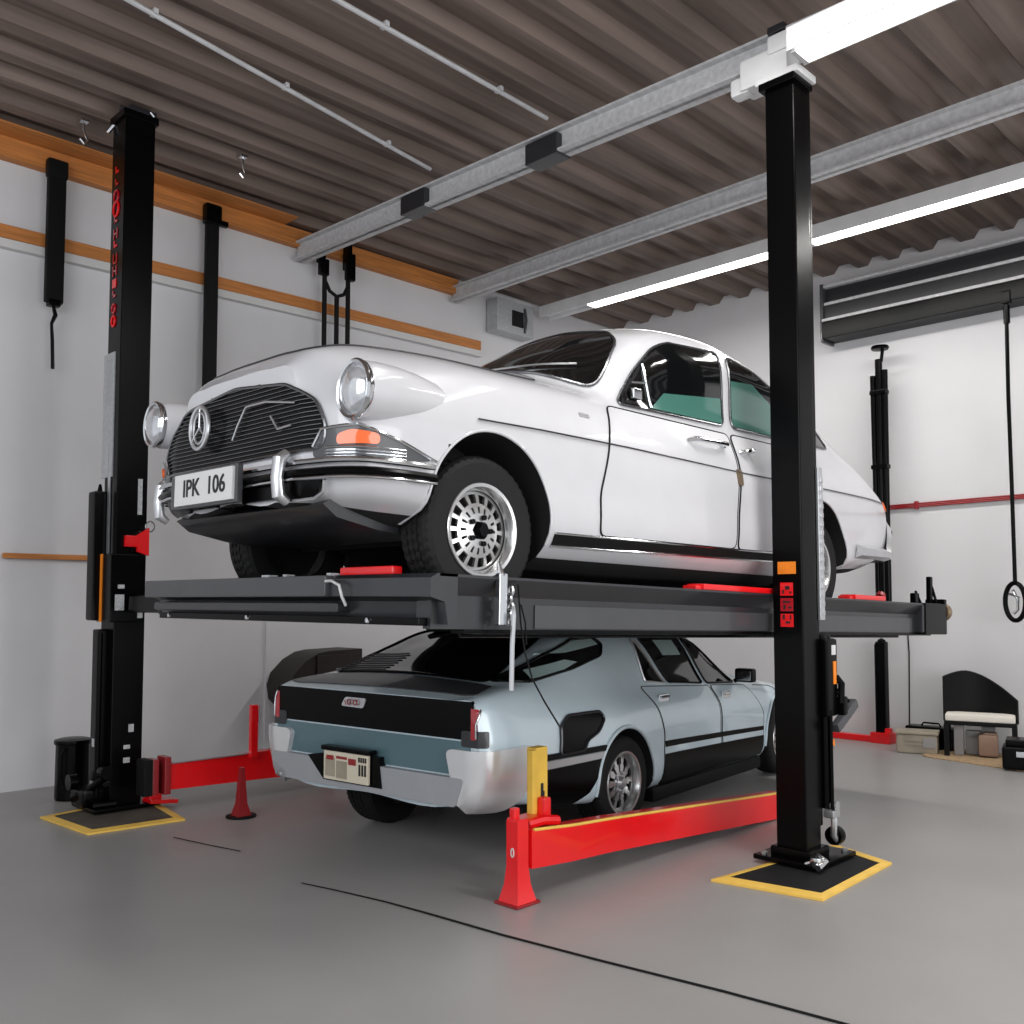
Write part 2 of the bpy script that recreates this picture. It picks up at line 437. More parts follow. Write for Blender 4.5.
# roof beams
def beam(name, x, y0, z0, y1, z1, w, h, m, label):
    a = Vector((x, y0, z0)); b = Vector((x, y1, z1)); d = (b - a); q = d.to_track_quat('Y', 'Z').to_matrix()
    mb = MB(); L = d.length; t = .018
    mb.box((a + b) / 2 + q @ Vector((0, 0, h / 2 - t / 2)), (w, L, t), q)
    mb.box((a + b) / 2 + q @ Vector((0, 0, -h / 2 + t / 2)), (w, L, t), q)
    mb.box((a + b) / 2, (t * 2.2, L, h), q)
    mb.box((a + b) / 2 + q @ Vector((-w * .5 + .006, 0, 0)), (.012, L, h * .98), q)
    return tag(mb.build(name, m, smooth=False), label, 'beam')
beam('roof_beam', 5.4, 8.6, 5.28, -2.0, 4.99, .15, .19, 'galv', 'galvanised roof beam passing over the top of the right lift post')
beam('roof_beam', 7.6, 8.6, 5.33, -2.0, 5.40, .14, .18, 'galv', 'galvanised roof beam between the two rows of lamps, the one behind the right post')

# hanging straps / brackets joining beam one
def bracket(x, y, z, label):
    t = thing('beam_clamp', label, 'clamp', (x, y, z))
    mb = MB(); mb.box((0, 0, .02), (.17, .34, .17), bev=.01); mb.box((0.02, .09, .06), (.1, .05, .16), bev=.01); mb.build('clamp_body', 'steelgrey', t)
    mb = MB(); mb.tube([(0, 0, .05), (0, 0, .16)], .012, 8); mb.lathe([(.001, .17), (.022, .165), (.022, .14), (.001, .14)], (0, 0, 0), 'Z', 6); mb.build('bolt', 'chrome', t)
bracket(5.40, 6.6, 5.19, 'dark clamp with shiny bolt on the roof beam, nearer the left wall')
bracket(5.40, 5.0, 5.13, 'grey clamp with shiny bolt on the roof beam, nearer the right post')
for (a, b, lab) in (((-1.8, 5.3, 5.50), (5.42, 6.47, 5.50), 'thin bright conduit along the ceiling, nearer the left wall'), ((-1.8, 4.85, 5.50), (5.5, 5.1, 5.50), 'thin bright conduit along the ceiling ending at the beam clamp')):
    mb = MB(); a = Vector(a); b = Vector(b); mb.tube([a + (b - a) * i / 6 for i in range(7)], .018, 8); 
    for i in range(1, 7): p = a + (b - a) * i / 6.5; mb.box(p + Vector((0, 0, .012)), (.03, .07, .035))
    tag(mb.build('conduit', 'galv'), lab, 'conduit')

# fluorescent fixtures
def fixture(name, x, z, segs, y0, y1, w, h, label, tubes):
    t = thing(name, label, 'lamp', (x, (y0 + y1) / 2, z)); oy = (y0 + y1) / 2
    mb = MB(); mb.box((0, 0, h * .3), (w, abs(y1 - y0), h * .6), bev=.008)
    mb.box((-w / 2 - .004, 0, h * .15), (.012, abs(y1 - y0), h * .9)); mb.box((w / 2 + .004, 0, h * .15), (.012, abs(y1 - y0), h * .9))
    mb.build('housing', 'whitesteel', t)
    for a, b in segs:
        mb = MB(); mb.box((0, (a + b) / 2 - oy, -h * .12), (w * .86, abs(b - a), h * .5), bev=.012); mb.build('tube', 'tube', t)
        for e in (a, b):
            mb = MB(); mb.box((0, e - oy, -h * .1), (w * .9, .035, h * .55), bev=.005); mb.build('end_cap', 'galv', t)
fixture('strip_light', 9.0, 5.33, [(7.6, 5.02), (4.62, .5)], 8.4, 0.3, .19, .16, 'long strip light nearest the back wall, hung from the ceiling', 2)
fixture('strip_light', 5.20, 4.95, [(2.72, .4)], 2.75, 0.3, .2, .16, 'bright white strip light starting at the top of the right lift post', 1)

# ------------------------------------------------------------------ left wall fittings
def batten(name, x0, x1, z, h, d, label, m='wood', slope=0.0):
    mb = MB(); a = Vector((x0, LY - d / 2 - .002, z)); b = Vector((x1, LY - d / 2 - .002, z + slope)); q = (b - a).to_track_quat('X', 'Z').to_matrix()
    mb.box((a + b) / 2, ((b - a).length, d, h), q, bev=.006)
    return tag(mb.build(name, m), label, 'batten')
batten('timber_batten', -1.5, 7.62, 5.425, .18, .10, 'orange timber rail at the top of the left wall, just under the ceiling')
batten('timber_plank', -1.5, 5.2, 5.524, .016, .34, 'wide rough plank lying on the upper timber rail against the ceiling')
batten('timber_batten', -1.5, 8.05, 4.665, .12, .05, 'orange timber rail along the middle of the left wall above a white ledge', slope=.12)
batten('white_ledge', -1.5, 8.05, 4.56, .075, .07, 'white ledge strip directly under the lower timber rail', 'ledge', slope=.12)
mb = MB(); mb.box((3.05, LY - .03, 1.97), (.9, .05, .045), bev=.008); tag(mb.build('wooden_stick', 'wood'), 'short wooden rod fixed level on the left wall behind the left lift post', 'rod')

# strap one: padded black hanging strap with hook
t = thing('hanging_strap', 'wide black padded strap with a thin cord, leftmost on the left wall', 'strap', (2.90, LY - .16, 4.13))
mb = MB(); mb.box((0, 0, .6), (.15, .07, 1.16), bev=.02); mb.box((0, 0, 1.2), (.17, .09, .16), bev=.02); mb.build('strap_body', 'blackm', t)
mb = MB(); mb.box((0, 0, .02), (.10, .08, .06), bev=.01); mb.tube([(0, 0, 0), (.02, 0, -.08), (-.01, 0, -.16), (0, 0, -.3), (.01, 0, -.55)], [.014, .02, .014, .016, .016], 8); mb.build('cord', 'black', t)
t = thing('hanging_strap', 'long plain black strap hanging behind the white car, next to the left post', 'strap', (4.36, LY - .14, 3.5))
mb = MB(); mb.box((0, 0, .93), (.13, .06, 1.86), bev=.015); mb.build('strap_body', 'blackm', t)
mb = MB(); mb.box((0, 0, 1.86), (.17, .1, .2), bev=.03); mb.box((.12, 0, 1.80), (.08, .05, .05)); mb.build('clip', 'black', t)
t = thing('strap_harness', 'black Y-shaped strap harness hanging from the beam end on the left wall', 'harness', (5.78, LY - .2, 4.0))
mb = MB()
mb.tube([(-.17, 0, 1.12), (-.16, 0, 1.02), (-.09, 0, .90), (0, 0, .86), (.09, 0, .90), (.14, 0, 1.0), (.17, 0, 1.12)], .02, 8)
mb.build('yoke', 'blackm', t)
for dx, n in ((-.13, 'a'), (0, 'b'), (.12, 'c')):
    mb = MB(); mb.box((dx * 1.2, 0, .15 if dx == 0 else .28), (.05, .025, 1.4 if dx == 0 else 1.66), bev=.008); mb.build('webbing', 'blackm', t)
for dx in (-.17, .17):
    mb = MB(); mb.box((dx, 0, 1.14 if dx < 0 else 1.22), (.11, .07, .18 if dx < 0 else .3), bev=.025); mb.box((dx, .05, 1.36), (.05, .12, .3), bev=.01); mb.build('buckle', 'black', t)
# box near the corner
t = thing('junction_box', 'grey metal junction box with a dark opening under the ceiling by the back corner', 'box', (8.5, LY - .12, 5.2))
mb = MB(); mb.box((0, 0, 0), (.66, .2, .42), bev=.01); mb.build('housing', 'silverplate', t)
mb = MB(); mb.box((.03, -.105, -.01), (.2, .02, .2), bev=.01); mb.build('opening', 'dark', t)
mb = MB(); mb.tube([(.16, -.1, .15), (.17, -.12, 0), (.16, -.1, -.17)], .02, 8); mb.build('pipe', 'steelmid', t)

# ceiling hooks
for x, y, lab in ((4.15, 7.55, 'small shiny hook under the ceiling beside the left post'), (2.9, 7.9, 'small shiny rod end under the ceiling above the left strap')):
    mb = MB(); mb.tube([(x, y, 5.57), (x, y, 5.46), (x + .03, y, 5.40), (x, y, 5.36), (x - .03, y, 5.39)], .011, 8); mb.box((x, y, 5.55), (.06, .06, .02)); tag(mb.build('ceiling_hook', 'chrome'), lab, 'hook')

# dark maroon cabinet behind the silver car
t = thing('wall_cabinet', 'dark maroon lacquered cabinet with rounded left corners on the wall behind the silver car', 'cabinet', (5.5, 8.40, 0))
poly = [(-.30, .52), (-.38, .60), (-.40, .74), (-.36, .86), (-.22, .99), (-.08, 1.06), (.05, 1.08), (.46, 1.09), (.46, .52)]
mb = MB(); mb.prism(poly, .44, 'Y', -.22); mb.build('carcass', 'brown', t)
mb = MB(); mb.box((.16, -.23, .80), (.52, .02, .48), bev=.01); mb.build('door', 'brown', t)
mb = MB(); mb.tube([(-.05, -.24, .7), (-.05, -.27, .75), (-.05, -.24, .8)], .008, 8); mb.build('handle', 'satin', t)

# bin
t = thing('waste_bin', 'small black metal bin with a rolled lid against the left wall', 'bin', (2.98, 8.0, 0))
mb = MB(); mb.lathe([(.001, 0), (.125, 0), (.13, .02), (.128, .44), (.001, .44)], (0, 0, 0), 'Z', 36, wob=lambda i, k: -.004 if (i in (2, 3) and k % 3 == 0) else 0); mb.build('bin_body', 'black', t)
mb = MB(); mb.lathe([(.001, .44), (.139, .44), (.143, .455), (.14, .475), (.10, .485), (.001, .487)], (0, 0, 0), 'Z', 36); mb.build('lid', 'black', t)
mb = MB(); mb.tube([(-.10, -.11, .42), (-.14, -.14, .38), (-.14, -.14, .2), (-.10, -.1, .12)], .01, 8); mb.build('handle', 'black', t)

# ------------------------------------------------------------------ back wall fittings
t = thing('shutter_housing', 'dark slatted shutter housing with pale rails across the top of the back wall', 'shutter', (BX, 1.6, 4.68))
for i, (z, h, d) in enumerate(((.10, .2, .30), (.33, .16, .24), (.54, .16, .2))):
    mb = MB(); mb.box((-d / 2 - .01, 0, z), (d, 7.3, h), bev=.01); plabel(mb.build('slat', 'black' if i == 0 else 'steelgrey', t), ['black lowest slat', 'grey middle slat', 'grey top slat'][i])
for z, d in ((.225, .30), (.43, .25), (.64, .26)):
    mb = MB(); mb.box((-d / 2 - .01, 0, z), (d, 7.3, .035), bev=.008); mb.build('rail', 'galv', t)
mb = MB(); mb.box((-.15, 3.66, .32), (.28, .04, .7), bev=.01); mb.build('end_plate', 'steelmid', t)

mb = MB()
for k in range(3): mb.tube([(BX - .03, 4.75, 2.635 + .018 * k), (BX - .03, 3.0, 2.66 + .018 * k), (BX - .03, -1, 2.70 + .018 * k)], .010, 6)
for yy in (4.3, 3.1, 1.9): mb.box((BX - .025, yy, 2.66), (.045, .04, .09), bev=.006)
tag(mb.build('hose_run', 'darkred'), 'dark red air line running level along the back wall', 'pipe')
mb = MB(); mb.box((BX - .05, 3.02, 2.68), (.06, .1, .07), bev=.01); tag(mb.build('wooden_block', 'wood'), 'small orange wooden block on the dark red wall line', 'block')

t = thing('air_hose', 'black hose hanging down the back wall and ending in a coiled loop', 'hose', (BX - .3, 3.22, 1.5))
mb = MB(); mb.tube([(0, 0, 3.25), (0.01, .01, 2.2), (0, 0, 1.2), (.01, 0, .28)], .020, 10); mb.build('hose', 'black', t)
mb = MB(); mb.box((0, 0, 3.22), (.07, .09, .14), bev=.015); mb.tube([(0, 0, 3.14), (0, 0, 2.95)], .032, 10); mb.build('swivel', 'black', t)
mb = MB(); mb.tube([(0, .095 * math.cos(a), .08 + .19 * math.sin(a)) for a in [2 * math.pi * k / 32 for k in range(32)]], .024, 10, closed=True); mb.build('loop', 'black', t)
mb = MB(); mb.tube([(-.01, .02, .2), (-.02, -.03, .1), (0, -.02, .0), (0, .02, -.04)], .016, 8); mb.tube([(-.02, .05, .16), (-.02, -.05, .12)], .014, 8); mb.build('nozzle', 'chrome', t)

# rear lift column near the back wall (upper bundle and lower sleeve with red foot)
t = thing('wall_column', 'black pipe column on the back wall behind the tail of the white car', 'column', (BX - .25, 4.6, 1.35))
for dy, r_, z0, z1 in ((-.055, .035, 0, 2.85), (.0, .04, 0, 2.98), (.06, .03, 0, 2.8)):
    mb = MB(); mb.tube([(0, dy, z0), (0, dy * 1.05, (z0 + z1) / 2), (0, dy * (1.2), z1)], r_, 12); mb.build('pipe', 'black', t)
for z in (.12, 1.0, 1.75, 2.6):
    mb = MB(); mb.box((0, 0, z), (.1, .19, .05), bev=.01); mb.build('clamp', 'black', t)
mb = MB(); mb.tube([(0, -.03, 2.95), (0, -.05, 3.08)], .02, 8); mb.lathe([(.001, 3.14), (.09, 3.13), (.10, 3.11), (.09, 3.09), (.001, 3.08)], (0, -.02, 0), 'Z', 20); mb.build('cap', 'black', t)
t = thing('floor_column', 'short black column on a red foot against the back wall', 'column', (BX - .2, 4.66, 0))
mb = MB(); mb.box((0, 0, .6), (.11, .11, 1.06), bev=.015); mb.tube([(-.06, .05, .1), (-.06, .05, 1.1)], .008, 6); mb.lathe([(.001, 1.17), (.04, 1.15), (.05, 1.12)], (0, 0, 0), 'Z', 16); mb.build('shaft', 'black', t)
mb = MB(); mb.box((0, 0, .06), (.2, .22, .12), bev=.01); mb.box((0, .5, .035), (.1, .9, .07), bev=.01); mb.box((-.02, -.07, .13), (.08, .06, .08), bev=.01); mb.build('foot', 'red', t)
mb = MB(); mb.tube([(BX - .008, 4.45, 1.42), (BX - .008, 4.43, 1.0), (BX - .008, 4.44, .5), (BX - .008, 4.45, .02)], .007, 6); mb.box((BX - .012, 4.45, 1.40), (.02, .04, .03)); tag(mb.build('thin_cable', 'blackm'), 'thin black cable running straight down the back wall behind the beige tin', 'cable')

# chair corner
cx, cy = 10.30, 3.54
rz = R(17)
t = thing('chair', 'black curved-back chair with a cream seat cushion by the back wall', 'chair', (cx, cy, 0), (0, 0, rz))
# local: +y = picture left, -x = towards the camera
bk = MB(); nb = 16
top = lambda s_: .86 - .25 * max(0, (s_ - .30)) ** 1.6 * 2.0 if s_ > .3 else .80 + .06 * math.sin(s_ / .3 * math.pi / 2)
outer = []; inner = []
for i in range(nb + 1):
    s_ = i / nb; ang = R(-75 + 150 * s_); yy = .35 - .70 * s_; xx = .10 + .16 * math.cos((s_ - .5) * math.pi)
    outer.append((xx, yy, top(s_))); inner.append((xx - .03, yy * .96, top(s_) - .005))
vs = []
for (p, q) in zip(outer, inner): vs += [(p[0], p[1], .34), p, q, (q[0], q[1], .34)]
fs = []
for i in range(nb):
    for k in range(4): fs.append((i * 4 + k, i * 4 + (k + 1) % 4, i * 4 + 4 + (k + 1) % 4, i * 4 + 4 + k))
fs += [(0, 1, 2, 3), (nb * 4 + 3, nb * 4 + 2, nb * 4 + 1, nb * 4)]
bk.add(vs, fs); bk.build('backrest', 'steelgrey' if False else 'blackm', t)
mb = MB(); mb.box((.02, 0, .40), (.30, .64, .07), bev=.03); mb.build('seat', 'cushion', t)
mb = MB(); mb.box((.02, 0, .345), (.32, .66, .04), bev=.01); mb.build('seat_frame', 'blackm', t)
for a, b in ((-.12, -.31), (-.12, .31), (.2, -.31), (.2, .31)):
    mb = MB(); mb.box((a, b, .165), (.045, .05, .33), bev=.008); mb.build('leg', 'blackm', t)
mb = MB(); mb.box((-.0, .2, .155), (.12, .09, .31), bev=.01)
o = mb.build('storage_box', 'greybox'); o.location = (cx, cy, 0.012); o.rotation_euler = (0, 0, rz); tag(o, 'narrow upright grey box under the left side of the chair', 'box')
mb = MB(); mb.box((-.03, -.07, .12), (.18, .18, .22), bev=.03); mb.box((-.03, -.09, .235), (.12, .12, .02), bev=.008)
o = mb.build('storage_box', 'tan'); o.location = (cx, cy, 0.012); o.rotation_euler = (0, 0, rz); tag(o, 'tan rounded box under the middle of the chair', 'box')
mb = MB(); mb.box((.12, .07, .12), (.12, .14, .24), bev=.01); mb.box((.12, -.07, .265), (.12, .13, .05), bev=.01); mb.box((.12, -.05, .12), (.1, .1, .24), bev=.01)
o = mb.build('storage_box', 'greybox'); o.location = (cx, cy, 0.012); o.rotation_euler = (0, 0, rz); tag(o, 'pale grey box at the back under the chair', 'box')
t = thing('tin', 'low beige tin box left of the chair by the back wall', 'tin', (10.15, 4.12, 0.0), (0, 0, R(18)))
mb = MB(); mb.box((0, 0, .10), (.26, .40, .20), bev=.03); mb.box((-.134, 0, .14), (.01, .22, .012)); mb.box((-.134, 0, .10), (.01, .22, .012)); mb.build('tin_body', 'tin', t)
mb = MB(); mb.box((0, 0, .215), (.28, .42, .03), bev=.012); mb.build('lid', 'tin', t)
mb = MB(); mb.box((-.135, -.12, .12), (.012, .12, .1), bev=.004); mb.build('label_patch', 'greybox', t)
t = thing('carry_case', 'flat black case behind the beige tin', 'case', (10.52, 4.12, 0), (0, 0, R(3)))
mb = MB(); mb.box((0, 0, .12), (.2, .5, .24), bev=.03); mb.build('case_body', 'black', t)
mb = MB(); mb.tube([(0, -.1, .24), (0, -.08, .27), (0, .08, .27), (0, .1, .24)], .01, 8); mb.build('handle', 'black', t)
t = thing('carry_case', 'glossy black case on the floor to the right of the chair', 'case', (9.84, 2.86, 0.012), (0, 0, R(15)))
mb = MB(); mb.box((0, 0, .11), (.3, .62, .22), bev=.03); mb.build('case_body', 'black', t)
mb = MB(); mb.box((0, 0, .25), (.26, .56, .06), bev=.02); mb.build('lid', 'black', t)
mb = MB(); mb.box((-.155, .15, .15), (.012, .08, .05), bev=.004); mb.box((-.155, -.1, .15), (.012, .08, .05), bev=.004); mb.build('latch', 'satin', t)
mb = MB(); mb.prism(rounded([(9.90, 4.02), (9.68, 2.9), (10.6, 2.8), (10.6, 3.95)], .15), .01, 'Z', .001); tag(mb.build('floor_matting', 'rug'), 'rough straw-coloured matting under the chair and boxes', 'mat')

# ------------------------------------------------------------------ lift posts
def post_mat(corners, z, label, core, hole=.09):
    t = thing('floor_mat', label, 'mat', (0, 0, 0))
    c = sum((Vector(p) for p in corners), Vector((0, 0))) / 4
    inner = [tuple(Vector(p) + (c - Vector(p)) * .16) for p in corners]
    mb = MB()
    for i in range(4):
        a, b, ia, ib = corners[i], corners[(i + 1) % 4], inner[i], inner[(i + 1) % 4]
        mb.add([(*a, .001), (*b, .001), (*ib, .001), (*ia, .001), (*a, .014), (*b, .014), (*ib, .020), (*ia, .020)],
               [(0, 1, 2, 3), (4, 5, 6, 7), (0, 1, 5, 4), (1, 2, 6, 5), (2, 3, 7, 6), (3, 0, 4, 7)])
    mb.build('border', 'matyellow', t, smooth=False)
    mb = MB(); mb.prism(inner, .015, 'Z', .001); mb.build('rubber_pad', core, t, smooth=False)
    return t
post_mat([(4.69, 3.09), (4.80, 2.47), (5.76, 2.51), (5.93, 2.96)], 0, 'black rubber mat with a yellow border under the right lift post', 'matblack')
post_mat([(2.55, 7.44), (2.60, 6.68), (3.27, 6.62), (3.42, 7.62)], 0, 'brown worn mat with a yellow border under the left lift post', 'matbrown')

# right post
PX, PY = 5.40, 2.92
t = thing('lift_post', 'tall black steel lift post on the right, rising to the bright strip light', 'lift post', (PX, PY, .02))
mb = MB(); H = 4.84
poly = [(-.10, -.10), (.08, -.10), (.08, -.05), (.06, -.05), (.06, .075), (.08, .075), (.08, .10), (-.10, .10)]
mb.prism(rounded(poly, .008, 2), H, 'Z', 0.0); mb.build('column', 'black', t, smooth=False)
mb = MB(); mb.box((.105, -.02, H / 2 + .1), (.05, .14, H - .2), bev=.01); mb.build('rear_channel', 'black', t)
mb = MB(); mb.box((0.06, 0, .02), (.5, .42, .03), bev=.006); mb.box((0, 0, .06), (.26, .26, .06), bev=.02); mb.build('base_plate', 'black', t)
for a, b in ((-.15, -.16), (-.15, .16), (.26, -.16), (.26, .16)):
    mb = MB(); mb.lathe([(.02, .03), (.022, .05), (.001, .055)], (a, b, 0), 'Z', 6); mb.build('anchor_bolt', 'satin', t)
mb = MB(); mb.tube([(-.17, -.19, .06), (-.17, -.13, .03)], .016, 8); mb.tube([(-.2, -.22, .03), (-.11, -.22, .05), (-.1, -.16, .07)], .02, 8); mb.lathe([(.001, .09), (.035, .08), (.04, .05), (.03, .02)], (-.16, -.19, 0), 'Z', 12); mb.build('leveling_foot', 'chrome', t)
mb = MB(); mb.box((-.104, .0, 1.55), (.008, .13, .34), bev=.002); mb.build('label_frame', 'black', t)
for k in range(3):
    mb = MB(); mb.box((-.109, 0, 1.455 + k * .095), (.004, .085, .08), bev=.002)
    W_ = plabel(mb.build('warning_label', 'redlens' if k == 1 else 'red', t), 'red label square with dark marks')
    mb = MB(); z = 1.455 + k * .095
    for a, b, c, d in (((.02, .02, .014, .03), (-.008, -.012, .03, .012), (-.026, .018, .008, .026)), ((.0, .018, .05, .010), (.014, -.014, .012, .028), (-.022, -.016, .018, .012)), ((.022, -.016, .012, .022), (-.006, .008, .028, .022), (-.026, -.02, .012, .012)))[k]:
        mb.box((-.112, a, z + b), (.003, c, d))
    mb.build('label_marks', 'ink', W_)
mb = MB(); mb.box((-.104, .0, 1.775), (.006, .12, .075), bev=.002); mb.box((-.108, .02, 1.775), (.002, .05, .04)); plabel(mb.build('reflector', 'orange', t), 'orange reflector tag')
o = MB(); o.box((.125, -.105, 1.93), (.06, .02, .95), bev=.004)
for k in range(16): o.box((.125, -.118, 1.5 + k * .055), (.035, .012, .03), bev=.003)
plabel(o.build('lock_ladder', 'satin', t), 'bright notched locking ladder')
mb = MB(); mb.box((.18, -.07, 1.10), (.14, .15, .48), bev=.02); mb.lathe([(.05, 1.33), (.045, 1.36), (.001, 1.37)], (.2, -.07, 0), 'Z', 16); mb.build('control_box', 'black', t)
mb = MB(); mb.box((.19, -.147, 1.27), (.05, .004, .06)); plabel(mb.build('sticker', 'plate', t), 'white sticker')
mb = MB(); mb.box((.20, -.147, 1.13), (.035, .006, .14)); plabel(mb.build('sticker', 'orange', t), 'orange warning sticker')
mb = MB(); mb.tube([(.23, -.14, 1.10), (.26, -.16, 1.06), (.25, -.16, .94)], .022, 8); mb.tube([(.23, -.14, 1.02), (.27, -.16, .97), (.31, -.18, .95)], .014, 8); mb.box((.27, -.16, .92), (.05, .05, .12), bev=.01); mb.build('valve', 'black', t)
mb = MB(); mb.box((.30, -.16, .86), (.30, .05, .06), Matrix.Rotation(R(-28), 3, 'Y'), bev=.01); mb.build('release_lever', 'steelmid', t)
mb = MB(); mb.tube([(.18, -.09, .30), (.18, -.09, .92)], .042, 14); mb.tube([(.15, -.14, .3), (.15, -.14, .9)], .012, 8); mb.build('hydraulic_cylinder', 'black', t)
mb = MB(); mb.box((.18, -.135, .70), (.05, .004, .04)); mb.build('sticker', 'orange', t)
mb = MB(); mb.tube([(.18, -.12, .30), (.17, -.14, .23), (.18, -.13, .14), (.21, -.14, .10)], .02, 8); mb.box((.18, -.12, .27), (.09, .07, .05), bev=.01); mb.lathe([(.001, -.02), (.03, -.02), (.03, .02), (.001, .02)], (.18, -.14, .32), 'Y', 12); mb.build('fitting', 'satin', t)
mb = MB(); mb.lathe([(.001, -.03), (.055, -.03), (.06, 0), (.055, .03), (.001, .03)], (.22, -.12, .13), 'X', 20); mb.build('pulley', 'black', t)
# white bracket joining post to beam
mb = MB(); mb.box((-.02, 0, H + .03), (.24, .30, .05), bev=.01); mb.box((-.04, .10, H + .13), (.17, .34, .20), bev=.02); mb.box((-.06, .28, H + .08), (.10, .14, .12), bev=.03); mb.box((-.05, -.04, H + .24), (.18, .2, .12), bev=.02)
plabel(mb.build('top_bracket', 'whitesteel', t), 'white painted top bracket')
mb = MB(); mb.box((-.02, 0, H - .01), (.24, .25, .05), bev=.008); mb.build('top_flange', 'black', t)
mb = MB(); mb.tube([(-.05, .02, H + .3), (-.05, .02, H + .40)], .015, 8); mb.box((-.05, .02, H + .36), (.1, .12, .05), bev=.01); mb.build('bolt', 'steelgrey', t)

# left post
QX, QY = 3.10, 7.38
t = thing('lift_post', 'tall black steel lift post on the left with a grey plate strip and red markings', 'lift post', (QX, QY, .02))
H = 5.39
mb = MB(); poly = [(-.12, -.12), (.12, -.12), (.12, -.07), (.10, -.07), (.10, .10), (.12, .10), (.12, .12), (-.12, .12)]
mb.prism(rounded(poly, .006, 2), H, 'Z', 0.0); mb.build('column', 'black', t, smooth=False)
mb = MB(); mb.box((-.02, .0, .02), (.5, .44, .03), bev=.006); mb.build('base_plate', 'black', t)
mb = MB(); mb.box((-.125, .06, 3.02), (.012, .20, .98), bev=.002); plabel(mb.build('scale_plate', 'silverplate', t), 'grey ribbed scale plate')
mb = MB()
for k in range(26): mb.box((-.133, .05, 3.1 + k * .0145), (.003, .10, .006))
mb.box((-.133, .05, 2.68), (.003, .05, .22)); mb.build('scale_marks', 'sticker', t)
mb = MB(); mb.box((-.13, .0, 2.22), (.012, .04, .62), bev=.002); plabel(mb.build('guide_strip', 'satin', t), 'pale steel guide strip')
mb = MB(); mb.box((-.16, .10, 1.92), (.13, .14, 1.0), bev=.02); mb.tube([(-.16, .08, 2.42), (-.16, .10, 2.47), (-.16, .13, 2.42)], .012, 8); mb.build('upper_cylinder', 'black', t)
mb = MB(); mb.box((-.04, -.03, 1.67), (.26, .27, .52), bev=.012); mb.build('carriage_sleeve', 'black', t)
mb = MB(); mb.box((-.175, .0, 1.67), (.008, .035, .52)); plabel(mb.build('edge_strip', 'orange', t), 'orange edge strip')
for p, d in (((-.10, -.168, 1.56), (.07, .004, .12)), ((.06, -.168, 1.47), (.04, .004, .06)), ((-.09, -.168, 1.68), (.05, .004, .03))):
    mb = MB(); mb.box(p, d); plabel(mb.build('sticker', 'sticker', t), 'printed grey sticker')
mb = MB(); mb.box((.06, -.124, 2.38), (.035, .004, .28)); plabel(mb.build('sticker', 'sticker', t), 'narrow grey sticker')
mb = MB(); mb.box((.0, -.14, 2.03), (.12, .04, .09), bev=.015); mb.prism([(.03, 1.95), (.12, 1.92), (.12, 2.14), (.03, 2.08)], .03, 'Y', -.17); plabel(mb.build('safety_latch', 'red', t), 'red safety latch')
mb = MB(); mb.tube([(.13 + .035 * math.cos(a), -.16, 2.15 + .04 * math.sin(a)) for a in [2 * math.pi * k / 20 for k in range(20)]], .006, 6, closed=True); mb.build('pull_ring', 'chrome', t)
# red painted markings on the narrow face
shapes = [('r', .04), ('r', .035), ('i', .04), ('p', .05), ('h', .05), ('u', .05), ('i', .05), ('h', .05), ('i', .03), ('R', .06), ('r', .05), ('i', .035), ('i', .06)]
for i, (c, s_) in enumerate(shapes):
    mb = MB(); zc = 3.76 + i * .10
    if c in 'rR': mb.tube([(-.1245, .015 + s_ * .8 * math.cos(a), zc + s_ * math.sin(a)) for a in [2 * math.pi * k / 16 for k in range(16)]], .010, 6, closed=True)
    elif c in 'hu': mb.box((-.124, .045, zc), (.006, .012, .08)); mb.box((-.124, -.015, zc), (.006, .012, .08)); mb.box((-.124, .015, zc + (.0 if c == 'h' else -.035)), (.006, .06, .014))
    elif c == 'p': mb.box((-.124, .015, zc), (.006, .07, .07))
    else: mb.box((-.124, .015, zc), (.006, .06, .018)); mb.box((-.124, .035, zc + .02), (.006, .015, .05))
    plabel(mb.build('red_mark', 'redlens' if i % 3 else 'red', t), 'red painted mark')
mb = MB(); mb.box((-.155, .02, .78), (.09, .12, 1.15), bev=.015); mb.tube([(-.19, -.05, .1), (-.19, -.05, 1.33)], .02, 8); mb.build('lower_cylinder', 'black', t)
for p, d in (((.03, -.124, .60), (.04, .004, .06)), ((.0, -.124, .46), (.05, .004, .03)), ((.0, -.124, .36), (.05, .004, .04)), ((-.205, 0, .5), (.004, .04, .06))):
    mb = MB(); mb.box(p, d); plabel(mb.build('sticker', 'sticker', t), 'small white sticker')
mb = MB()
mb.box((-.2, .08, .09), (.18, .26, .14), bev=.03); mb.tube([(-.3, .12, .08), (-.22, -.02, .16), (-.16, -.12, .25)], .03, 10); mb.tube([(-.25, -.14, .05), (-.1, -.2, .06)], .03, 10)
mb.lathe([(.001, -.04), (.05, -.04), (.055, 0), (.05, .04), (.001, .04)], (-.16, -.13, .29), 'Y', 16); mb.lathe([(.001, -.03), (.06, -.03), (.06, .03), (.001, .03)], (-.3, .14, .2), 'X', 16)
mb.build('pump_unit', 'black', t)
mb = MB(); mb.box((.24, -.20, .035), (.22, .16, .03), Matrix.Rotation(R(6), 3, 'Y'), bev=.012); mb.box((.19, -.18, .07), (.1, .1, .05), bev=.015); plabel(mb.build('foot_pedal', 'red', t), 'red foot pedal')
mb = MB(); mb.box((0, 0, H + .01), (.28, .28, .06), bev=.008); mb.build('top_flange', 'black', t)
mb = MB(); mb.box((.02, -.02, H + .06), (.22, .2, .06), bev=.01); mb.box((-.09, .0, H + .06), (.03, .12, .10), Matrix.Rotation(R(25), 3, 'X')); mb.build('top_bracket', 'steelgrey', t)
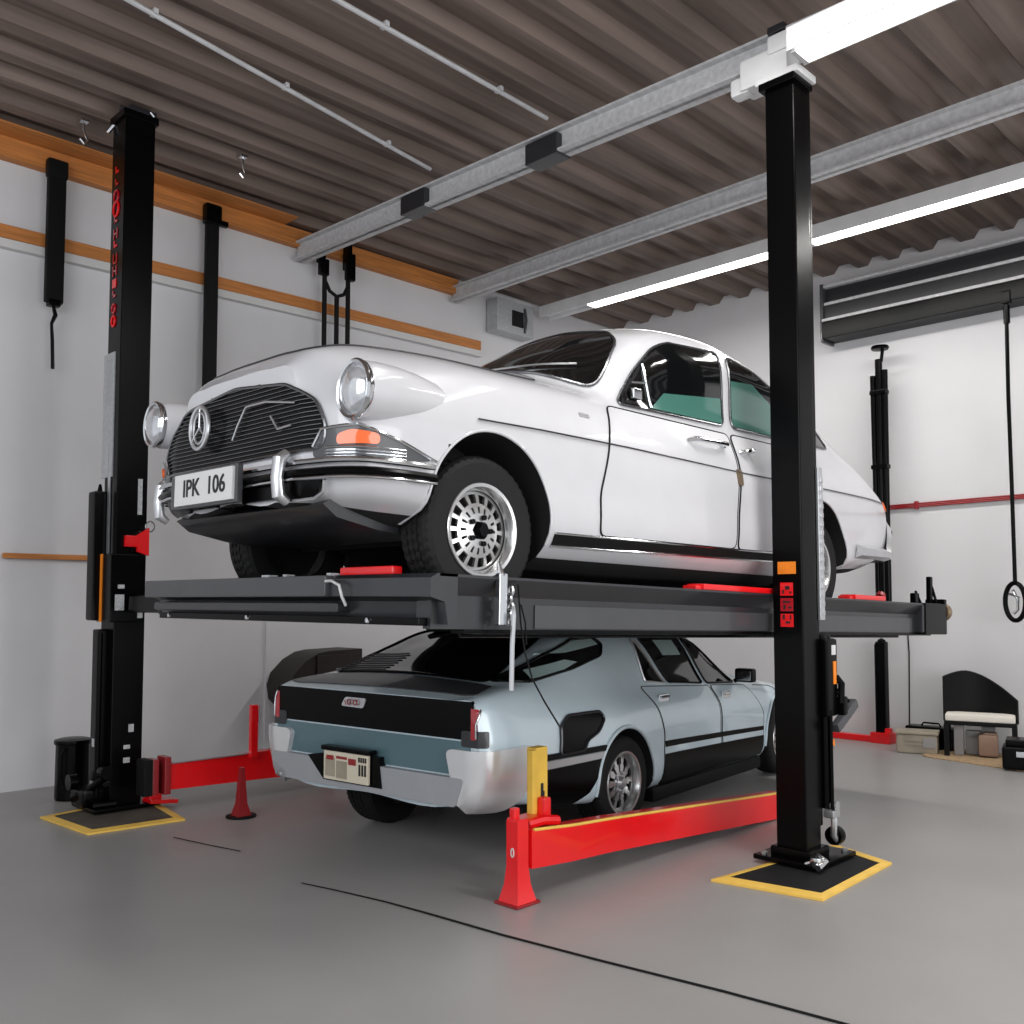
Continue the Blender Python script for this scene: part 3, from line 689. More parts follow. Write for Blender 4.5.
mb = MB(); mb.tube([(-.16, .14, H - .08), (-.1, .1, H + .02)], .02, 8); mb.build('bolt', 'chrome', t)
mb = MB(); mb.tube([(.07, -.13, H + .07), (.1, -.135, H + .04)], .014, 8); mb.build('bolt', 'chrome', t)

# ------------------------------------------------------------------ parking platform (slightly tilted)
PT = R(1.6)
t = thing('lift_platform', 'long dark grey steel platform between the lift posts carrying the white car', 'platform', (3.03, 3.1, 1.70), (0, PT, 0))
# local: x away, y to picture left, z=0 at the top of the near rail
L = 5.02
X0 = -.43; FR = 2.45
mb = MB()
mb.prism([(-.0, 0), (-.075, 0), (-.075, -.012), (-.02, -.09), (-.02, -.235), (.03, -.235), (.03, -.2), (.075, -.2), (.075, 0)], L - X0, 'X', X0)
mb.box((L - .22, .0, -.12), (.46, .16, .22), bev=.01)
plabel(mb.build('side_rail', 'steelgrey', t, ang=25), 'near side rail')
mb = MB(); mb.box((2.35, -.022, -.175), (4.3, .012, .11), bev=.004); plabel(mb.build('rail_skirt', 'steelmid', t), 'lighter grey lower skirt of the near rail')
mb = MB(); mb.box((2.3, 0.01, -.245), (5.1, .09, .02), bev=.005); mb.tube([(-.2, .05, -.262), (4.4, .05, -.262)], .012, 8); mb.build('lower_flange', 'black', t)
mb = MB(); mb.box((L - .2, -.04, -.12), (.42, .1, .25), bev=.01); mb.box((L + .03, 0, -.1), (.05, .16, .29), bev=.01); plabel(mb.build('rail_end_box', 'black', t), 'black box at the rail end')
mb = MB(); mb.box(((L + X0) / 2, FR, -.11), (L - X0, .1, .22), bev=.008); plabel(mb.build('side_rail', 'steelgrey', t), 'far side rail')
mb = MB()
for y0, y1 in ((.08, .62), (1.26, 1.80)):
    mb.box(((L + X0) / 2, (y0 + y1) / 2, -.142), (L - X0 - .04, y1 - y0, .022))
    for k in range(24): mb.box((.2 + k * .2, (y0 + y1) / 2, -.129), (.03, y1 - y0 - .06, .006))
mb.box(((L + X0) / 2, .94, -.155), (L - X0 - .04, .66, .012)); mb.box(((L + X0) / 2, 2.10, -.155), (L - X0 - .04, .60, .012))
mb.build('runway', 'deck', t)
mb = MB()
for x in (.9, 2.0, 3.1, 4.3): mb.box((x, 1.22, -.172), (.08, 2.35, .026))
mb.box((2.3, 1.4, -.175), (4.2, .06, .022)); mb.build('cross_member', 'black', t)
# front transverse beam
mb = MB(); W0, W1 = -.075, FR + .05
prof = [(X0 - .10, -.02), (X0 - .06, .0), (X0 + .05, 0.0), (X0 + .05, -.2), (X0 + .0, -.215), (X0 - .02, -.12), (X0 - .10, -.10)]
vs = []; n = len(prof)
for i in range(13):
    s_ = i / 12; yy = W0 + (W1 - W0) * s_; sc = 1 - .06 * s_
    vs += [(p[0] + .05 * (1 - min(1, s_ * 4)) ** 2, yy, p[1] * sc) for p in prof]
fs = [(i * n + k, i * n + (k + 1) % n, (i + 1) * n + (k + 1) % n, (i + 1) * n + k) for i in range(12) for k in range(n)]
fs += [tuple(range(n)), tuple(12 * n + k for k in range(n))]
mb.add(vs, fs); mb.build('front_beam', 'steelgrey', t, ang=25)
mb = MB(); mb.box((X0 - .07, 1.54, -.052), (.11, 1.90, .10), bev=.012); plabel(mb.build('front_cover', 'steelmid', t), 'lighter grey cover on the far half of the front beam')
mb = MB(); mb.box((X0 - .04, 1.5, -.15), (.08, 1.9, .045), bev=.01); mb.build('lower_lip', 'steelgrey', t)
mb = MB(); mb.box((X0 + .0, 1.22, -.205), (.10, 2.44, .035), bev=.008); mb.build('bottom_channel', 'black', t)
mb = MB(); mb.box((X0 + .50, 3.25, -.13), (.13, 1.56, .13), bev=.02); mb.box((X0 + .3, FR + .10, -.12), (.56, .14, .17), bev=.02); plabel(mb.build('carrier_arm', 'black', t), 'black arm reaching to the left post')
mb = MB(); x = X0 - .135; mb.tube([(x + .03, .64, -.03), (x, .52, -.03), (x, .46, -.05), (x + .01, .45, -.10), (x + .04, .46, -.14)], .007, 8); plabel(mb.build('edge_bead', 'galv', t), 'bright bead on the front beam')
for yy in (2.3, 1.4, .35):
    mb = MB(); mb.lathe([(.001, -.012), (.012, -.01), (.014, 0)], (X0 - .05, yy, -.205), 'X', 8); mb.build('rivet', 'chrome', t)
mb = MB(); mb.box((-.08, -.085, -.10), (.05, .03, .23), bev=.006); mb.tube([(-.08, -.085, .0), (-.08, -.06, .07)], [.02, .006], 8); plabel(mb.build('corner_bracket', 'chrome', t), 'bright steel joint bracket')
mb = MB()
for k in range(5):
    zc = -.06 - k * .035; mb.tube([(-.03 + (.012 if k % 2 else 0) * math.cos(a), -.095 + .016 * math.cos(a), zc + .024 * math.sin(a)) for a in [2 * math.pi * j / 12 for j in range(12)]], .006, 6, closed=True)
mb.build('chain', 'chrome', t)
mb = MB(); mb.tube([(-.02, -.07, -.16), (-.03, -.11, -.13), (-.04, -.125, -.17), (-.04, -.12, -.3), (-.04, -.12, -.50)], .011, 8); plabel(mb.build('release_rod', 'satin', t), 'grey steel release rod hanging down')
mb = MB(); mb.tube([(.03, -.08, -.03), (.03, -.10, -.2), (.04, -.12, -.33), (.06, -.15, -.45), (.09, -.2, -.55), (.13, -.26, -.66)], .004, 6)
mb.tube([(.03, -.10, -.12), (.05, -.11, -.2), (.06, -.11, -.3)], .004, 6); mb.build('release_cable', 'blackm', t)
for x0, x1, y, h in ((1.55, 2.5, .0, .035), (3.45, 3.95, .0, .035), (-.44, -.38, .44, .04)):
    mb = MB()
    if y > .2: mb.box(((x0 + x1) / 2, y, h / 2), (x1 - x0, .40, h), bev=.01)
    else: mb.box(((x0 + x1) / 2, y, h / 2), (x1 - x0, .12, h), bev=.01); mb.box((x0 - .03, y, .012), (.06, .09, .024), bev=.006)
    plabel(mb.build('wheel_stop', 'red', t), 'red wheel stop pad')
mb = MB(); mb.tube([(4.02, .02, .03), (4.05, .02, .05)], .035, 10); mb.build('stop_roller', 'darkred', t)
mb = MB(); mb.box((L - .05, .02, .11), (.05, .04, .24), bev=.012); mb.tube([(L, -.02, .0), (L - .03, .01, .15)], .012, 8); mb.build('locking_pin', 'black', t)
mb = MB(); mb.box((L - .35, .02, .04), (.08, .05, .09), bev=.02); mb.tube([(L - .30, -.01, 0), (L - .36, .01, .1)], .010, 8); mb.build('locking_pin', 'black', t)
mb = MB(); mb.lathe([(.001, .0), (.07, .0), (.085, .02), (.075, .07), (.03, .10), (.001, .105)], (L + .06, -.02, -.06), 'X', 20); plabel(mb.build('end_knob', 'brass', t), 'round brown end knob')
for yy, w_ in ((1.0, .03), (1.18, .07), (.62, .03)):
    mb = MB(); mb.box((X0 - .06, yy, .004), (.05, w_, .012)); plabel(mb.build('plate_tag', 'sticker', t), 'small pale tag on the platform edge')

# ------------------------------------------------------------------ red lift arms
t = thing('support_ramp', 'long bright red ramp beam in front of the silver car', 'ramp', (3.64, 3.60, 0), (0, 0, R(1.0)))
mb = MB()
pts = [(.06, .375, .175), (.4, .345, .15), (.75, .325, .135), (2.8, .18, .0)]   # x, top, bottom
vs = []
for i, (x, zt, zb) in enumerate(pts):
    yo = -.0 if i else 0
    vs += [(x, -.05 + .0, zb), (x, -.05, zt), (x, .06, zt), (x, .06, zb)]
fs = [(i * 4 + k, i * 4 + (k + 1) % 4, i * 4 + 4 + (k + 1) % 4, i * 4 + 4 + k) for i in range(3) for k in range(4)] + [(0, 1, 2, 3), (12, 13, 14, 15)]
mb.add(vs, fs); mb.build('ramp_beam', 'red', t, ang=20)
mb = MB(); mb.tube([(.08, -.045, .375), (.4, -.045, .346), (.75, -.045, .326), (2.75, -.045, .185)], .009, 8); plabel(mb.build('edge_bead', 'matyellow', t), 'worn yellow top edge')
mb = MB(); mb.tube([(0, 0, .10), (0, 0, .12)], .02, 4)
vs = []; 
for w_, z_ in ((.072, .012), (.050, .10), (.041, .2), (.041, .43), (.035, .44)): vs += [(-w_, -w_, z_), (w_, -w_, z_), (w_, w_, z_), (-w_, w_, z_)]
fs = [(i * 4 + k, i * 4 + (k + 1) % 4, i * 4 + 4 + (k + 1) % 4, i * 4 + 4 + k) for i in range(4) for k in range(4)] + [(0, 1, 2, 3), (16, 17, 18, 19)]
mb = MB(); mb.add(vs, fs); mb.box((.05, 0, .28), (.04, .05, .2), bev=.01); mb.box((.0, .02, .45), (.045, .04, .09), bev=.015); mb.build('stand', 'red', t, ang=20)
mb = MB(); mb.box((0, 0, .008), (.18, .17, .014), bev=.004); mb.build('foot_plate', 'darkred', t)
mb = MB(); mb.tube([(-.043, -.005 + .010 * math.cos(a), .27 + .022 * math.sin(a)) for a in [2 * math.pi * k / 16 for k in range(16)]], .004, 6, closed=True); mb.build('round_mark', 'plate', t)
mb = MB(); mb.box((.20, .10, .385), (.24, .12, .05), bev=.02); mb.box((.30, .08, .44), (.06, .06, .12), bev=.028); mb.tube([(.10, .02, .39), (.2, 0, .40), (.32, .0, .38)], .028, 8); mb.build('clamp', 'red', t)
mb = MB(); mb.box((.31, .14, .57), (.10, .07, .40), bev=.006); mb.box((.245, .12, .57), (.035, .04, .38), bev=.005); plabel(mb.build('upright', 'yellow', t), 'worn yellow upright')
mb = MB(); mb.box((.31, .103, .53), (.02, .004, .08), bev=.002); mb.box((.323, .103, .50), (.012, .004, .05)); mb.build('chipped_patch', 'ink', t)

t = thing('support_ramp', 'red support beam behind the silver car beside the left lift post', 'ramp', (3.20, 7.0, .03))
mb = MB(); mb.prism([(.1, .14), (.1, .33), (1.3, .345), (1.75, .33), (1.75, .10), (1.2, .11)], .09, 'Y', -.045); mb.build('beam', 'red', t, smooth=False)
for a, b in ((1.55, .16),):
    mb = MB(); mb.box((a, 0, b / 2 - .03), (.08, .08, b), bev=.005); mb.build('foot_block', 'darkred', t)
mb = MB(); mb.box((.08, 0, .25), (.05, .14, .28), bev=.008); mb.box((-.01, 0, .25), (.05, .12, .26), bev=.008); mb.build('end_bracket', 'darkred', t)
mb = MB(); mb.box((-.07, .0, .25), (.07, .14, .27), bev=.01); plabel(mb.build('end_pad', 'blackm', t), 'black rubber end pad')
mb = MB(); mb.tube([(.12, -.05, .34), (.72, -.07, .345), (.80, -.08, .36), (.84, -.09, .72)], .010, 8); mb.build('pipe', 'satin', t)
mb = MB(); mb.box((.77, -.10, .52), (.06, .05, .42), bev=.01); mb.build('upright', 'red', t)
t = thing('support_stand', 'small dark red tapered stand between the left post and the silver car', 'stand', (3.62, 6.45, 0))
vs = []
for w_, z_ in ((.055, .01), (.032, .1), (.016, .36)): vs += [(-w_, -w_, z_), (w_, -w_, z_), (w_, w_, z_), (-w_, w_, z_)]
mb = MB(); mb.add(vs, [(i * 4 + k, i * 4 + (k + 1) % 4, i * 4 + 4 + (k + 1) % 4, i * 4 + 4 + k) for i in range(2) for k in range(4)] + [(0, 1, 2, 3), (8, 9, 10, 11)]); mb.build('stand_body', 'darkred', t, ang=20)
mb = MB(); mb.lathe([(.001, .001), (.11, .001), (.11, .012), (.001, .014)], (0, 0, 0), 'Z', 24); mb.build('foot_plate', 'blackm', t)

# floor cables
mb = MB(); P = [(3.02, 4.70), (3.08, 4.45), (3.15, 4.1), (3.19, 3.78), (3.24, 3.3), (3.32, 2.77), (3.42, 2.2), (3.48, 1.75), (3.55, 1.2)]
mb.tube([(a, b, .006) for a, b in P], [.003, .0035, .004, .005, .005, .005, .005, .005, .005], 6); tag(mb.build('floor_cable', 'blackm'), 'thin black cable lying across the foreground floor', 'cable')
mb = MB(); mb.tube([(2.98, 6.2, .006), (3.05, 5.85, .006), (3.12, 5.56, .006)], .003, 6); tag(mb.build('floor_cable', 'blackm'), 'faint thin cable on the floor in front of the left lift post mat', 'cable')

# ------------------------------------------------------------------ white sedan
def yz(*k): return list(k)
WP = (2.84 * 1.06, 3.787 * 1.06, 1.655)
wc = thing('vintage_car', 'white vintage saloon car parked up on the raised lift platform', 'car', WP, (0, R(1.2), R(.83)))
cols = [
  # (half width, height) of the section points from the bottom centre to the top centre
  ([(-.9, 0.0)], [(-.93, .37), (-.4, .34), (.1, .33), (.6, .24), (1.0, .20), (3.2, .20), (4.3, .30), (5.0, .46)]),
  ([(-.93, .36), (-.85, .55), (-.7, .68), (-.4, .78), (0, .80), (3.4, .80), (4.4, .66), (5.0, .32)], [(-.93, .35), (-.6, .31), (0, .28), (.38, .16), (3.2, .16), (3.6, .24), (4.3, .29), (5.0, .46)]),
  ([(-.93, .54), (-.87, .72), (-.75, .83), (-.5, .86), (0, .865), (3.2, .865), (4.0, .85), (4.6, .74), (4.9, .54), (5.0, .38)], [(-.93, .43), (-.6, .37), (0, .32), (.38, .23), (3.2, .24), (4.3, .37), (5.0, .54)]),
  ([(-.93, .58), (-.88, .76), (-.78, .855), (-.55, .885), (0, .885), (1.5, .885), (3.2, .885), (4.0, .87), (4.6, .77), (4.9, .56), (5.0, .42)], [(-.93, .55), (-.5, .54), (3.2, .54), (4.3, .62), (5.0, .68)]),
  ([(-.93, .57), (-.88, .75), (-.78, .845), (-.55, .875), (0, .865), (1.5, .865), (3.2, .865), (4.0, .85), (4.6, .74), (4.9, .54), (5.0, .40)], [(-.93, .70), (-.7, .76), (0, .79), (2.5, .81), (3.6, .83), (4.5, .83), (5.0, .80)]),
  ([(-.93, .50), (-.86, .66), (-.75, .74), (-.5, .765), (0, .775), (.9, .775), (2.2, .765), (3.2, .755), (4.0, .74), (4.5, .63), (4.85, .46), (5.0, .34)], [(-.93, .81), (-.8, .865), (-.5, .94), (0, .99), (1.0, 1.02), (2.2, 1.05), (3.3, 1.08), (4.0, 1.06), (4.5, 1.0), (5.0, .86)]),
  ([(-.93, .46), (-.8, .52), (0, .54), (.8, .60), (1.1, .665), (1.5, .655), (2.2, .65), (3.0, .63), (3.6, .60), (4.2, .55), (4.8, .40), (5.0, .26)], [(-.93, .925), (-.8, 1.02), (-.5, 1.08), (0, 1.115), (.7, 1.12), (.90, 1.125), (1.15, 1.33), (1.38, 1.51), (1.7, 1.60), (2.15, 1.635), (2.6, 1.60), (3.0, 1.53), (3.5, 1.39), (3.9, 1.27), (4.3, 1.14), (4.7, 1.02), (5.0, .90)]),
  ([(-.93, .28), (0, .33), (1.0, .40), (2.2, .40), (3.6, .35), (5.0, .14)], [(-.93, .955), (-.8, 1.05), (-.5, 1.12), (0, 1.16), (.55, 1.19), (.70, 1.21), (1.02, 1.40), (1.38, 1.60), (1.75, 1.70), (2.2, 1.73), (2.7, 1.68), (3.1, 1.60), (3.6, 1.45), (4.1, 1.28), (4.5, 1.14), (4.85, 1.02), (5.0, .93)]),
  ([(-.9, 0.0)], [(-.93, .96), (-.8, 1.055), (-.5, 1.13), (0, 1.185), (.45, 1.21), (.60, 1.23), (.95, 1.42), (1.36, 1.64), (1.7, 1.73), (2.15, 1.76), (2.6, 1.72), (3.1, 1.63), (3.6, 1.48), (4.1, 1.30), (4.5, 1.16), (4.85, 1.035), (5.0, .94)]),
]
def nose(a): return a if a > -.4 else -.4 + (a + .4) * .83
cols = [([(nose(p), q) for p, q in A], [(nose(p), q) for p, q in Bc]) for A, Bc in cols]
st = [nose(q) for q in (-.93, -.925, -.915, -.90, -.885, -.87, -.85, -.83)] + seq(-.74, 4.8, .036) + [4.84, 4.87, 4.9, 4.93, 4.955, 4.975, 4.99, 5.0]
wb = Body(cols, st)
WL = 3.21; WR = .345
cuts = []
for x in (0.0, WL):
    xc = x - .025 if x == 0 else x; cuts += [(xc, .33, .385, -1.2, -.50, -.2), (xc, .33, .385, .50, 1.2, -.2)]
wb.mesh('body', 'white', wc, cuts)
for x in (0.0, WL):
    for s, v in ((-1, 'L'), (1, 'R')): arch_lip(wb, x - .025 if x == 0 else x, .33, .385, wc, v, 'white', .22, .002, .007)
    for s in (-1, 1): wheel(wc, x - .05 if x == 0 else x, s * .75, .262 if x == 0 else .240, s, WR, .20, .212, 'pierced')
# chassis underside
mb = MB(); mb.box((2.0, 0, .16), (2.9, .9, .12), bev=.03); mb.tube([(-.05, -.6, .262), (-.05, .6, .262)], .05, 10); mb.tube([(WL, -.6, .262), (WL, .6, .262)], .05, 10)
mb.tube([(.6, -.25, .13), (4.4, -.3, .22)], .03, 8); mb.build('underbody', 'dark', wc)
mb = MB(); mb.prism([(-.74, .36), (-.79, .33), (-.72, .28), (-.5, .24), (-.2, .22), (-.2, .36)], 1.30, 'Y', -.65); mb.build('front_valance', 'steelgrey', wc)
# hood and boot shut panels
hood = rounded([(-.73, .46), (-.73, -.46), (-.3, -.50), (.60, -.58), (.60, -.4), (.54, 0), (.60, .4), (.60, .58), (-.3, .50)], .06)
HD = wb.panel(hood, 'T', .006, .01).build('hood', 'white', wc)
mb = MB(); mb.tube(wb.loop(hood, 'T', .003), .0055, 6, closed=True); mb.build('hood_seal', 'steelgrey', HD)
boot = rounded([(4.0, .50), (4.0, -.50), (4.4, -.48), (4.85, -.36), (4.85, .36), (4.4, .48)], .06)
wb.panel(boot, 'T', .006, .01).build('boot_lid', 'white', wc)
# doors
d1 = rounded([(.92, 1.015), (.85, .80), (.75, .50), (.74, .29), (2.06, .30), (2.17, 1.04)], .05)
d2 = rounded([(2.085, .30), (2.20, 1.045), (2.95, 1.06), (2.92, .80), (2.78, .62), (2.70, .31)], .05)
for v in 'LR':
    s = -1 if v == 'L' else 1
    for poly, hx in ((d1, 1.66), (d2, 2.22)):
        wb.panel(poly, v, .0015, .004, step=.05).build('door_gap', 'dark', wc) if False else None
        D = wb.panel(poly, v, .006, .012).build('door', 'white', wc)
        g = MB(); g.tube(wb.loop(poly, v, .0035), .0055, 6, closed=True); g.build('door_seal', 'dark', D)
        if poly is d1 or True:
            h0, nr = wb.point((hx + .02, .935), v); 
            hh = MB(); x0 = 1.64 if poly is d1 else 2.22; x1 = x0 + (.40 if poly is d1 else .13)
            pts = [(x0, h0.y + s * .012, .925), (x0 + .04, h0.y + s * .05, .935), ((x0 + x1) / 2, h0.y + s * .06, .94), (x1 - .03, h0.y + s * .05, .945), (x1, h0.y + s * .01, .95)]
            hh.tube(pts, [.014, .02, .017, .022, .016], 8, flat=.8)
            hh.lathe([(.02, 0), (.02, s * .03), (.001, s * .034)], (x1 - .02, h0.y + s * .005, .945), 'Y', 12); hh.build('door_handle', 'chrome', D)
    # belt trim
    l = wb.line([(-.12, .762), (.3, .775), (1.0, .785), (2.2, .785), (3.4, .80), (4.5, .81)], v, .009); mb = MB(); mb.tube(l, .006, 6, flat=.7); mb.build('belt_trim', 'steelgrey', wc)
    q = wb.panel([(.40, .275), (2.80, .30), (2.80, .255), (.40, .225)], v, .010, .01); q.build('sill_trim', 'blackm', wc)
    mb = MB(); mb.tube(wb.line([(.40, .28), (2.80, .305)], v, .010), .006, 6); mb.tube(wb.line([(.40, .222), (2.80, .252)], v, .010), .006, 6); mb.build('sill_moulding', 'chrome', wc)
    wb.panel(rounded([(2.10, .80), (2.17, .80), (2.17, .70), (2.11, .70)], .015), v, .012, .004).build('side_repeater', 'brass', wc)
    # windows
    w1 = rounded([(1.03, 1.045), (1.24, 1.29), (1.42, 1.45), (1.58, 1.52), (2.15, 1.575), (2.15, 1.09)], .07)
    w2 = rounded([(2.24, 1.095), (2.25, 1.575), (2.6, 1.545), (2.92, 1.46), (2.98, 1.11)], .06)
    w3 = rounded([(3.06, 1.12), (3.02, 1.43), (3.3, 1.36), (3.55, 1.27), (3.66, 1.15)], .04)
    for k, w in enumerate((w1, w2, w3)):
        G = wb.panel(w, v, .006, .006).build('side_window', 'glass', wc)
        mb = MB(); mb.tube(wb.loop(w, v, .007), .007, 6, closed=True); mb.build('window_trim', 'bars', G)
        if k == 0:
            q = wb.panel([(1.36, 1.075), (1.50, 1.19), (2.13, 1.27), (2.13, 1.105), (1.8, 1.09)], v, .0085, .002); plabel(q.build('painted_reflection', 'tealreflect', G), 'teal reflection painted low in the window')  # painted patch for the green reflected and seen through the glass
            mb = MB(); mb.tube(wb.line([(1.35, 1.075), (1.31, 1.33)], v, .012), .008, 6); mb.tube(wb.line([(1.2, 1.2), (1.33, 1.22)], v, .012), .006, 6); mb.build('quarterlight_bar', 'chrome', G)
            mb = MB(); h0, nr = wb.point((1.20, 1.13), v); mb.box(h0 + Vector((0, s * .03, 0)), (.08, .03, .06), bev=.015); mb.tube([h0, h0 + Vector((0, s * .04, .02))], .008, 6); mb.build('mirror', 'chrome', G)
        elif k == 1:
            q = wb.panel([(2.26, 1.11), (2.265, 1.41), (2.55, 1.44), (2.90, 1.30), (2.95, 1.12)], v, .0085, .002); plabel(q.build('painted_reflection', 'tealreflect', G), 'teal reflection painted on the lower part of the window')
    # side marker at the tail
    vv = ((4.35, s * .7, 0), (-.5, -s, 0), (1, 0, 0)) ; 
    q = wb.panel(rounded([(4.62, .77), (4.76, .77), (4.76, .84), (4.60, .84)], .02), v, .012, .01); q.build('side_marker', 'amber', wc)
    q = wb.panel(rounded([(-.14 + .78, .905), (-.06 + .78, .905), (-.06 + .78, .925), (-.14 + .78, .925)], .004), v, .004, .002); q.build('badge', 'satin', wc)
# windscreen, wiper, rear glass
ws = rounded([(.40, 1.225), (-.40, 1.225), (-.655, 1.135), (-.655, 1.28), (-.59, 1.48), (-.44, 1.585), (0, 1.645), (.44, 1.585), (.59, 1.48), (.655, 1.28), (.655, 1.135)], .06)
G = wb.panel(ws, 'F', .006, .01, step=.03).build('windscreen', 'glass', wc)
mb = MB(); mb.tube(wb.loop(ws, 'F', .008), .009, 6, closed=True); mb.build('windscreen_trim', 'bars', G)
for y0, y1 in ((-.12, -.52), (.4, .02)):
    mb = MB(); mb.tube(wb.line([(y0, 1.25), (y1, 1.29)], 'F', .02), .006, 6); mb.build('wiper', 'satin', wc)
rw = rounded([(.46, 1.34), (-.46, 1.34), (-.44, 1.52), (-.3, 1.60), (.3, 1.60), (.44, 1.52)], .07)
G = wb.panel(rw, 'B', .006, .01).build('rear_window', 'glass', wc)
mb = MB(); mb.tube(wb.loop(rw, 'B', .008), .010, 6, closed=True); mb.build('window_trim', 'chrome', G)
# grille
gr = rounded([(.69, .555), (-.69, .555), (-.71, .64), (-.64, .76), (-.44, .86), (0, .905), (.44, .86), (.64, .76), (.71, .64)], .05)
G = wb.panel(gr, 'F', .006, .02, step=.03).build('grille', 'black', wc)
mb = MB(); mb.tube(wb.loop(gr, 'F', .010), .008, 6, closed=True); mb.build('grille_surround', 'bars', G)
mb = MB()
z = .58
while z < .90:
    w = .68 if z < .66 else .68 * math.sqrt(max(0.0, 1 - ((z - .66) / .245) ** 2))
    if w > .1: mb.tube(wb.line([(-w, z), (w, z)], 'F', .010), .0026, 5)
    z += .0195
plabel(mb.build('grille_bars', 'bars', G), 'thin bright horizontal bars')
c0, nr = wb.point((.24, .74), 'F')
mb = MB(); xx = c0.x - .055
mb.tube([(xx, .24 + .085 * math.cos(a), .745 + .10 * math.sin(a)) for a in [2 * math.pi * k / 32 for k in range(32)]], .011, 8, closed=True)
mb.tube([(xx, .24 + .055 * math.cos(a), .745 + .075 * math.sin(a)) for a in [2 * math.pi * k / 32 for k in range(32)]], .006, 8, closed=True)
for a in (90, 215, 325): mb.tube([(xx, .24, .745), (xx, .24 + .085 * math.cos(R(a)), .745 + .1 * math.sin(R(a)))], .006, 6)
mb.tube([(xx, .24, .745), (c0.x, .24, .745)], .012, 6); plabel(mb.build('emblem', 'satin', G), 'round chrome emblem')
mb = MB(); p = wb.line([(-.02, .66), (-.06, .72), (-.13, .80), (-.30, .80), (-.52, .765)], 'F', .025); mb.tube(p, .005, 6); mb.tube(wb.line([(-.34, .73), (-.40, .665), (-.50, .67)], 'F', .025), .005, 6); mb.build('grille_accent', 'satin', G)
# lamp clusters at the front corners
for s in (-1, 1):
    view = ((-.7 - 2, s * (.75 + 2), 0), (1, -s, 0), (s * .7071 * -1 * -s, .7071 * -s * -1 * s * -1, 0))
    ax = Vector((.7071, .7071 * s, 0)); view = ((-.66 - 2, s * (.75 + 2), 0), (1, -s, 0), tuple(ax))
    q = wb.panel(rounded([(-.20, .565), (-.16, .635), (.0, .64), (.16, .585), (.28, .53), (.12, .505), (-.20, .515)], .03), view, .012, .01); Q = q.build('lamp_cluster', 'steelmid', wc)
    q = wb.panel(rounded([(-.09, .565), (-.09, .605), (-.03, .625), (.07, .612), (.07, .57)], .02), view, .022, .01); q.build('turn_signal', 'amber', Q)
    mb = MB()
    for z in (.518, .531, .544, .557): mb.tube(wb.line([(-.14, z), (.17, z)], view, .016), .004, 5)
    mb.tube(wb.line([(-.20, .565), (-.16, .635), (.0, .645), (.16, .59), (.29, .53)], view, .014), .007, 6)
    mb.build('lamp_bars', 'chrome', Q)
# headlights
for s in (-1, 1):
    hy, hz = (-.845 if s < 0 else .95), (.785 if s < 0 else .87)
    P = MB(); N = 36; HX = -.775
    prof = [(.108, 0), (.116, .03), (.119, .10), (.116, .2), (.105, .32), (.085, .44), (.05, .55), (.002, .62)]
    vs = []; fs = []
    for i, (r_, x) in enumerate(prof):
        t_ = x / .62
        for k in range(N):
            a = 2 * math.pi * k / N; vs.append((HX + x, hy - s * .08 * t_ + r_ * .94 * math.cos(a), hz + .04 * t_ + r_ * 1.08 * math.sin(a)))
    for i in range(len(prof) - 1):
        for k in range(N): fs.append((i * N + k, i * N + (k + 1) % N, (i + 1) * N + (k + 1) % N, (i + 1) * N + k))
    P.add(vs, fs); Hh = P.build('headlight', 'white', wc)
    b = MB(); b.lathe([(.102, .02), (.115, .0), (.118, -.018), (.110, -.028), (.100, -.024), (.092, -.010)], (HX, hy, hz), 'X', 40)
    b.v = [(v[0], hy + (v[1] - hy) * .95, hz + (v[2] - hz) * 1.09) for v in b.v]; b.build('bezel', 'chrome', Hh)
    b = MB(); b.lathe([(.001, -.044), (.04, -.042), (.068, -.033), (.086, -.020), (.096, -.006)], (HX, hy, hz), 'X', 40)
    b.v = [(v[0], hy + (v[1] - hy) * .95, hz + (v[2] - hz) * 1.09) for v in b.v]; b.build('lens', 'lens', Hh)
# front bumper: black wrap bar with chrome top line, guards and plate
def wrap(z, off): return [p for p in wb.around(z, 85, -85, 120, off, 0.0) if p.x < -.40]
mb = MB(); mb.tube(wrap(.455, .022), .034, 10, flat=.6)
B_ = mb.build('bumper', 'black', wc)
mb = MB(); mb.tube([(p.x, p.y, .502) for p in wrap(.502, .03)], .013, 8); mb.build('chrome_strip', 'chrome', B_)
mb = MB(); mb.tube([(p.x, p.y, .43) for p in wrap(.43, .048)], .006, 8); mb.build('chrome_strip', 'chrome', B_)
mb = wb.panel(rounded([(.66, .36), (-.62, .36), (-.69, .43), (.69, .43)], .04), 'F', .02, .03); mb.build('lower_intake', 'black', B_)
mb = MB(); mb.tube(wb.line([(-.50, .365), (-.62, .370), (-.68, .39), (-.70, .43)], 'F', .03), .008, 8); mb.build('intake_trim', 'satin', B_)
for yy in (-.49, .82):
    h0, nr = wb.point((max(-.66, min(.66, yy)), .47), 'F'); x0 = -.885 if abs(yy) < .6 else -.78
    mb = MB(); mb.tube([(x0 + .02, yy, .34), (x0 - .02, yy, .365), (x0 - .03, yy, .44), (x0 - .02, yy, .52), (x0 + .01, yy, .55)], [.024, .034, .032, .035, .024], 12, flat=.8)
    plabel(mb.build('bumper_guard', 'satin', B_), 'pale grey upright bumper guard')
mb = MB(); mb.box((-.935, .10, .445), (.02, .54, .15), bev=.006); NP = mb.build('number_plate', 'plate', wc)
mb = MB(); mb.box((-.915, .10, .445), (.03, .58, .175), bev=.006); mb.box((-.88, .44, .445), (.05, .1, .16), bev=.02); mb.build('plate_holder', 'steelmid', NP)
rot = Matrix(((0, 0, -1), (-1, 0, 0), (0, 1, 0)))
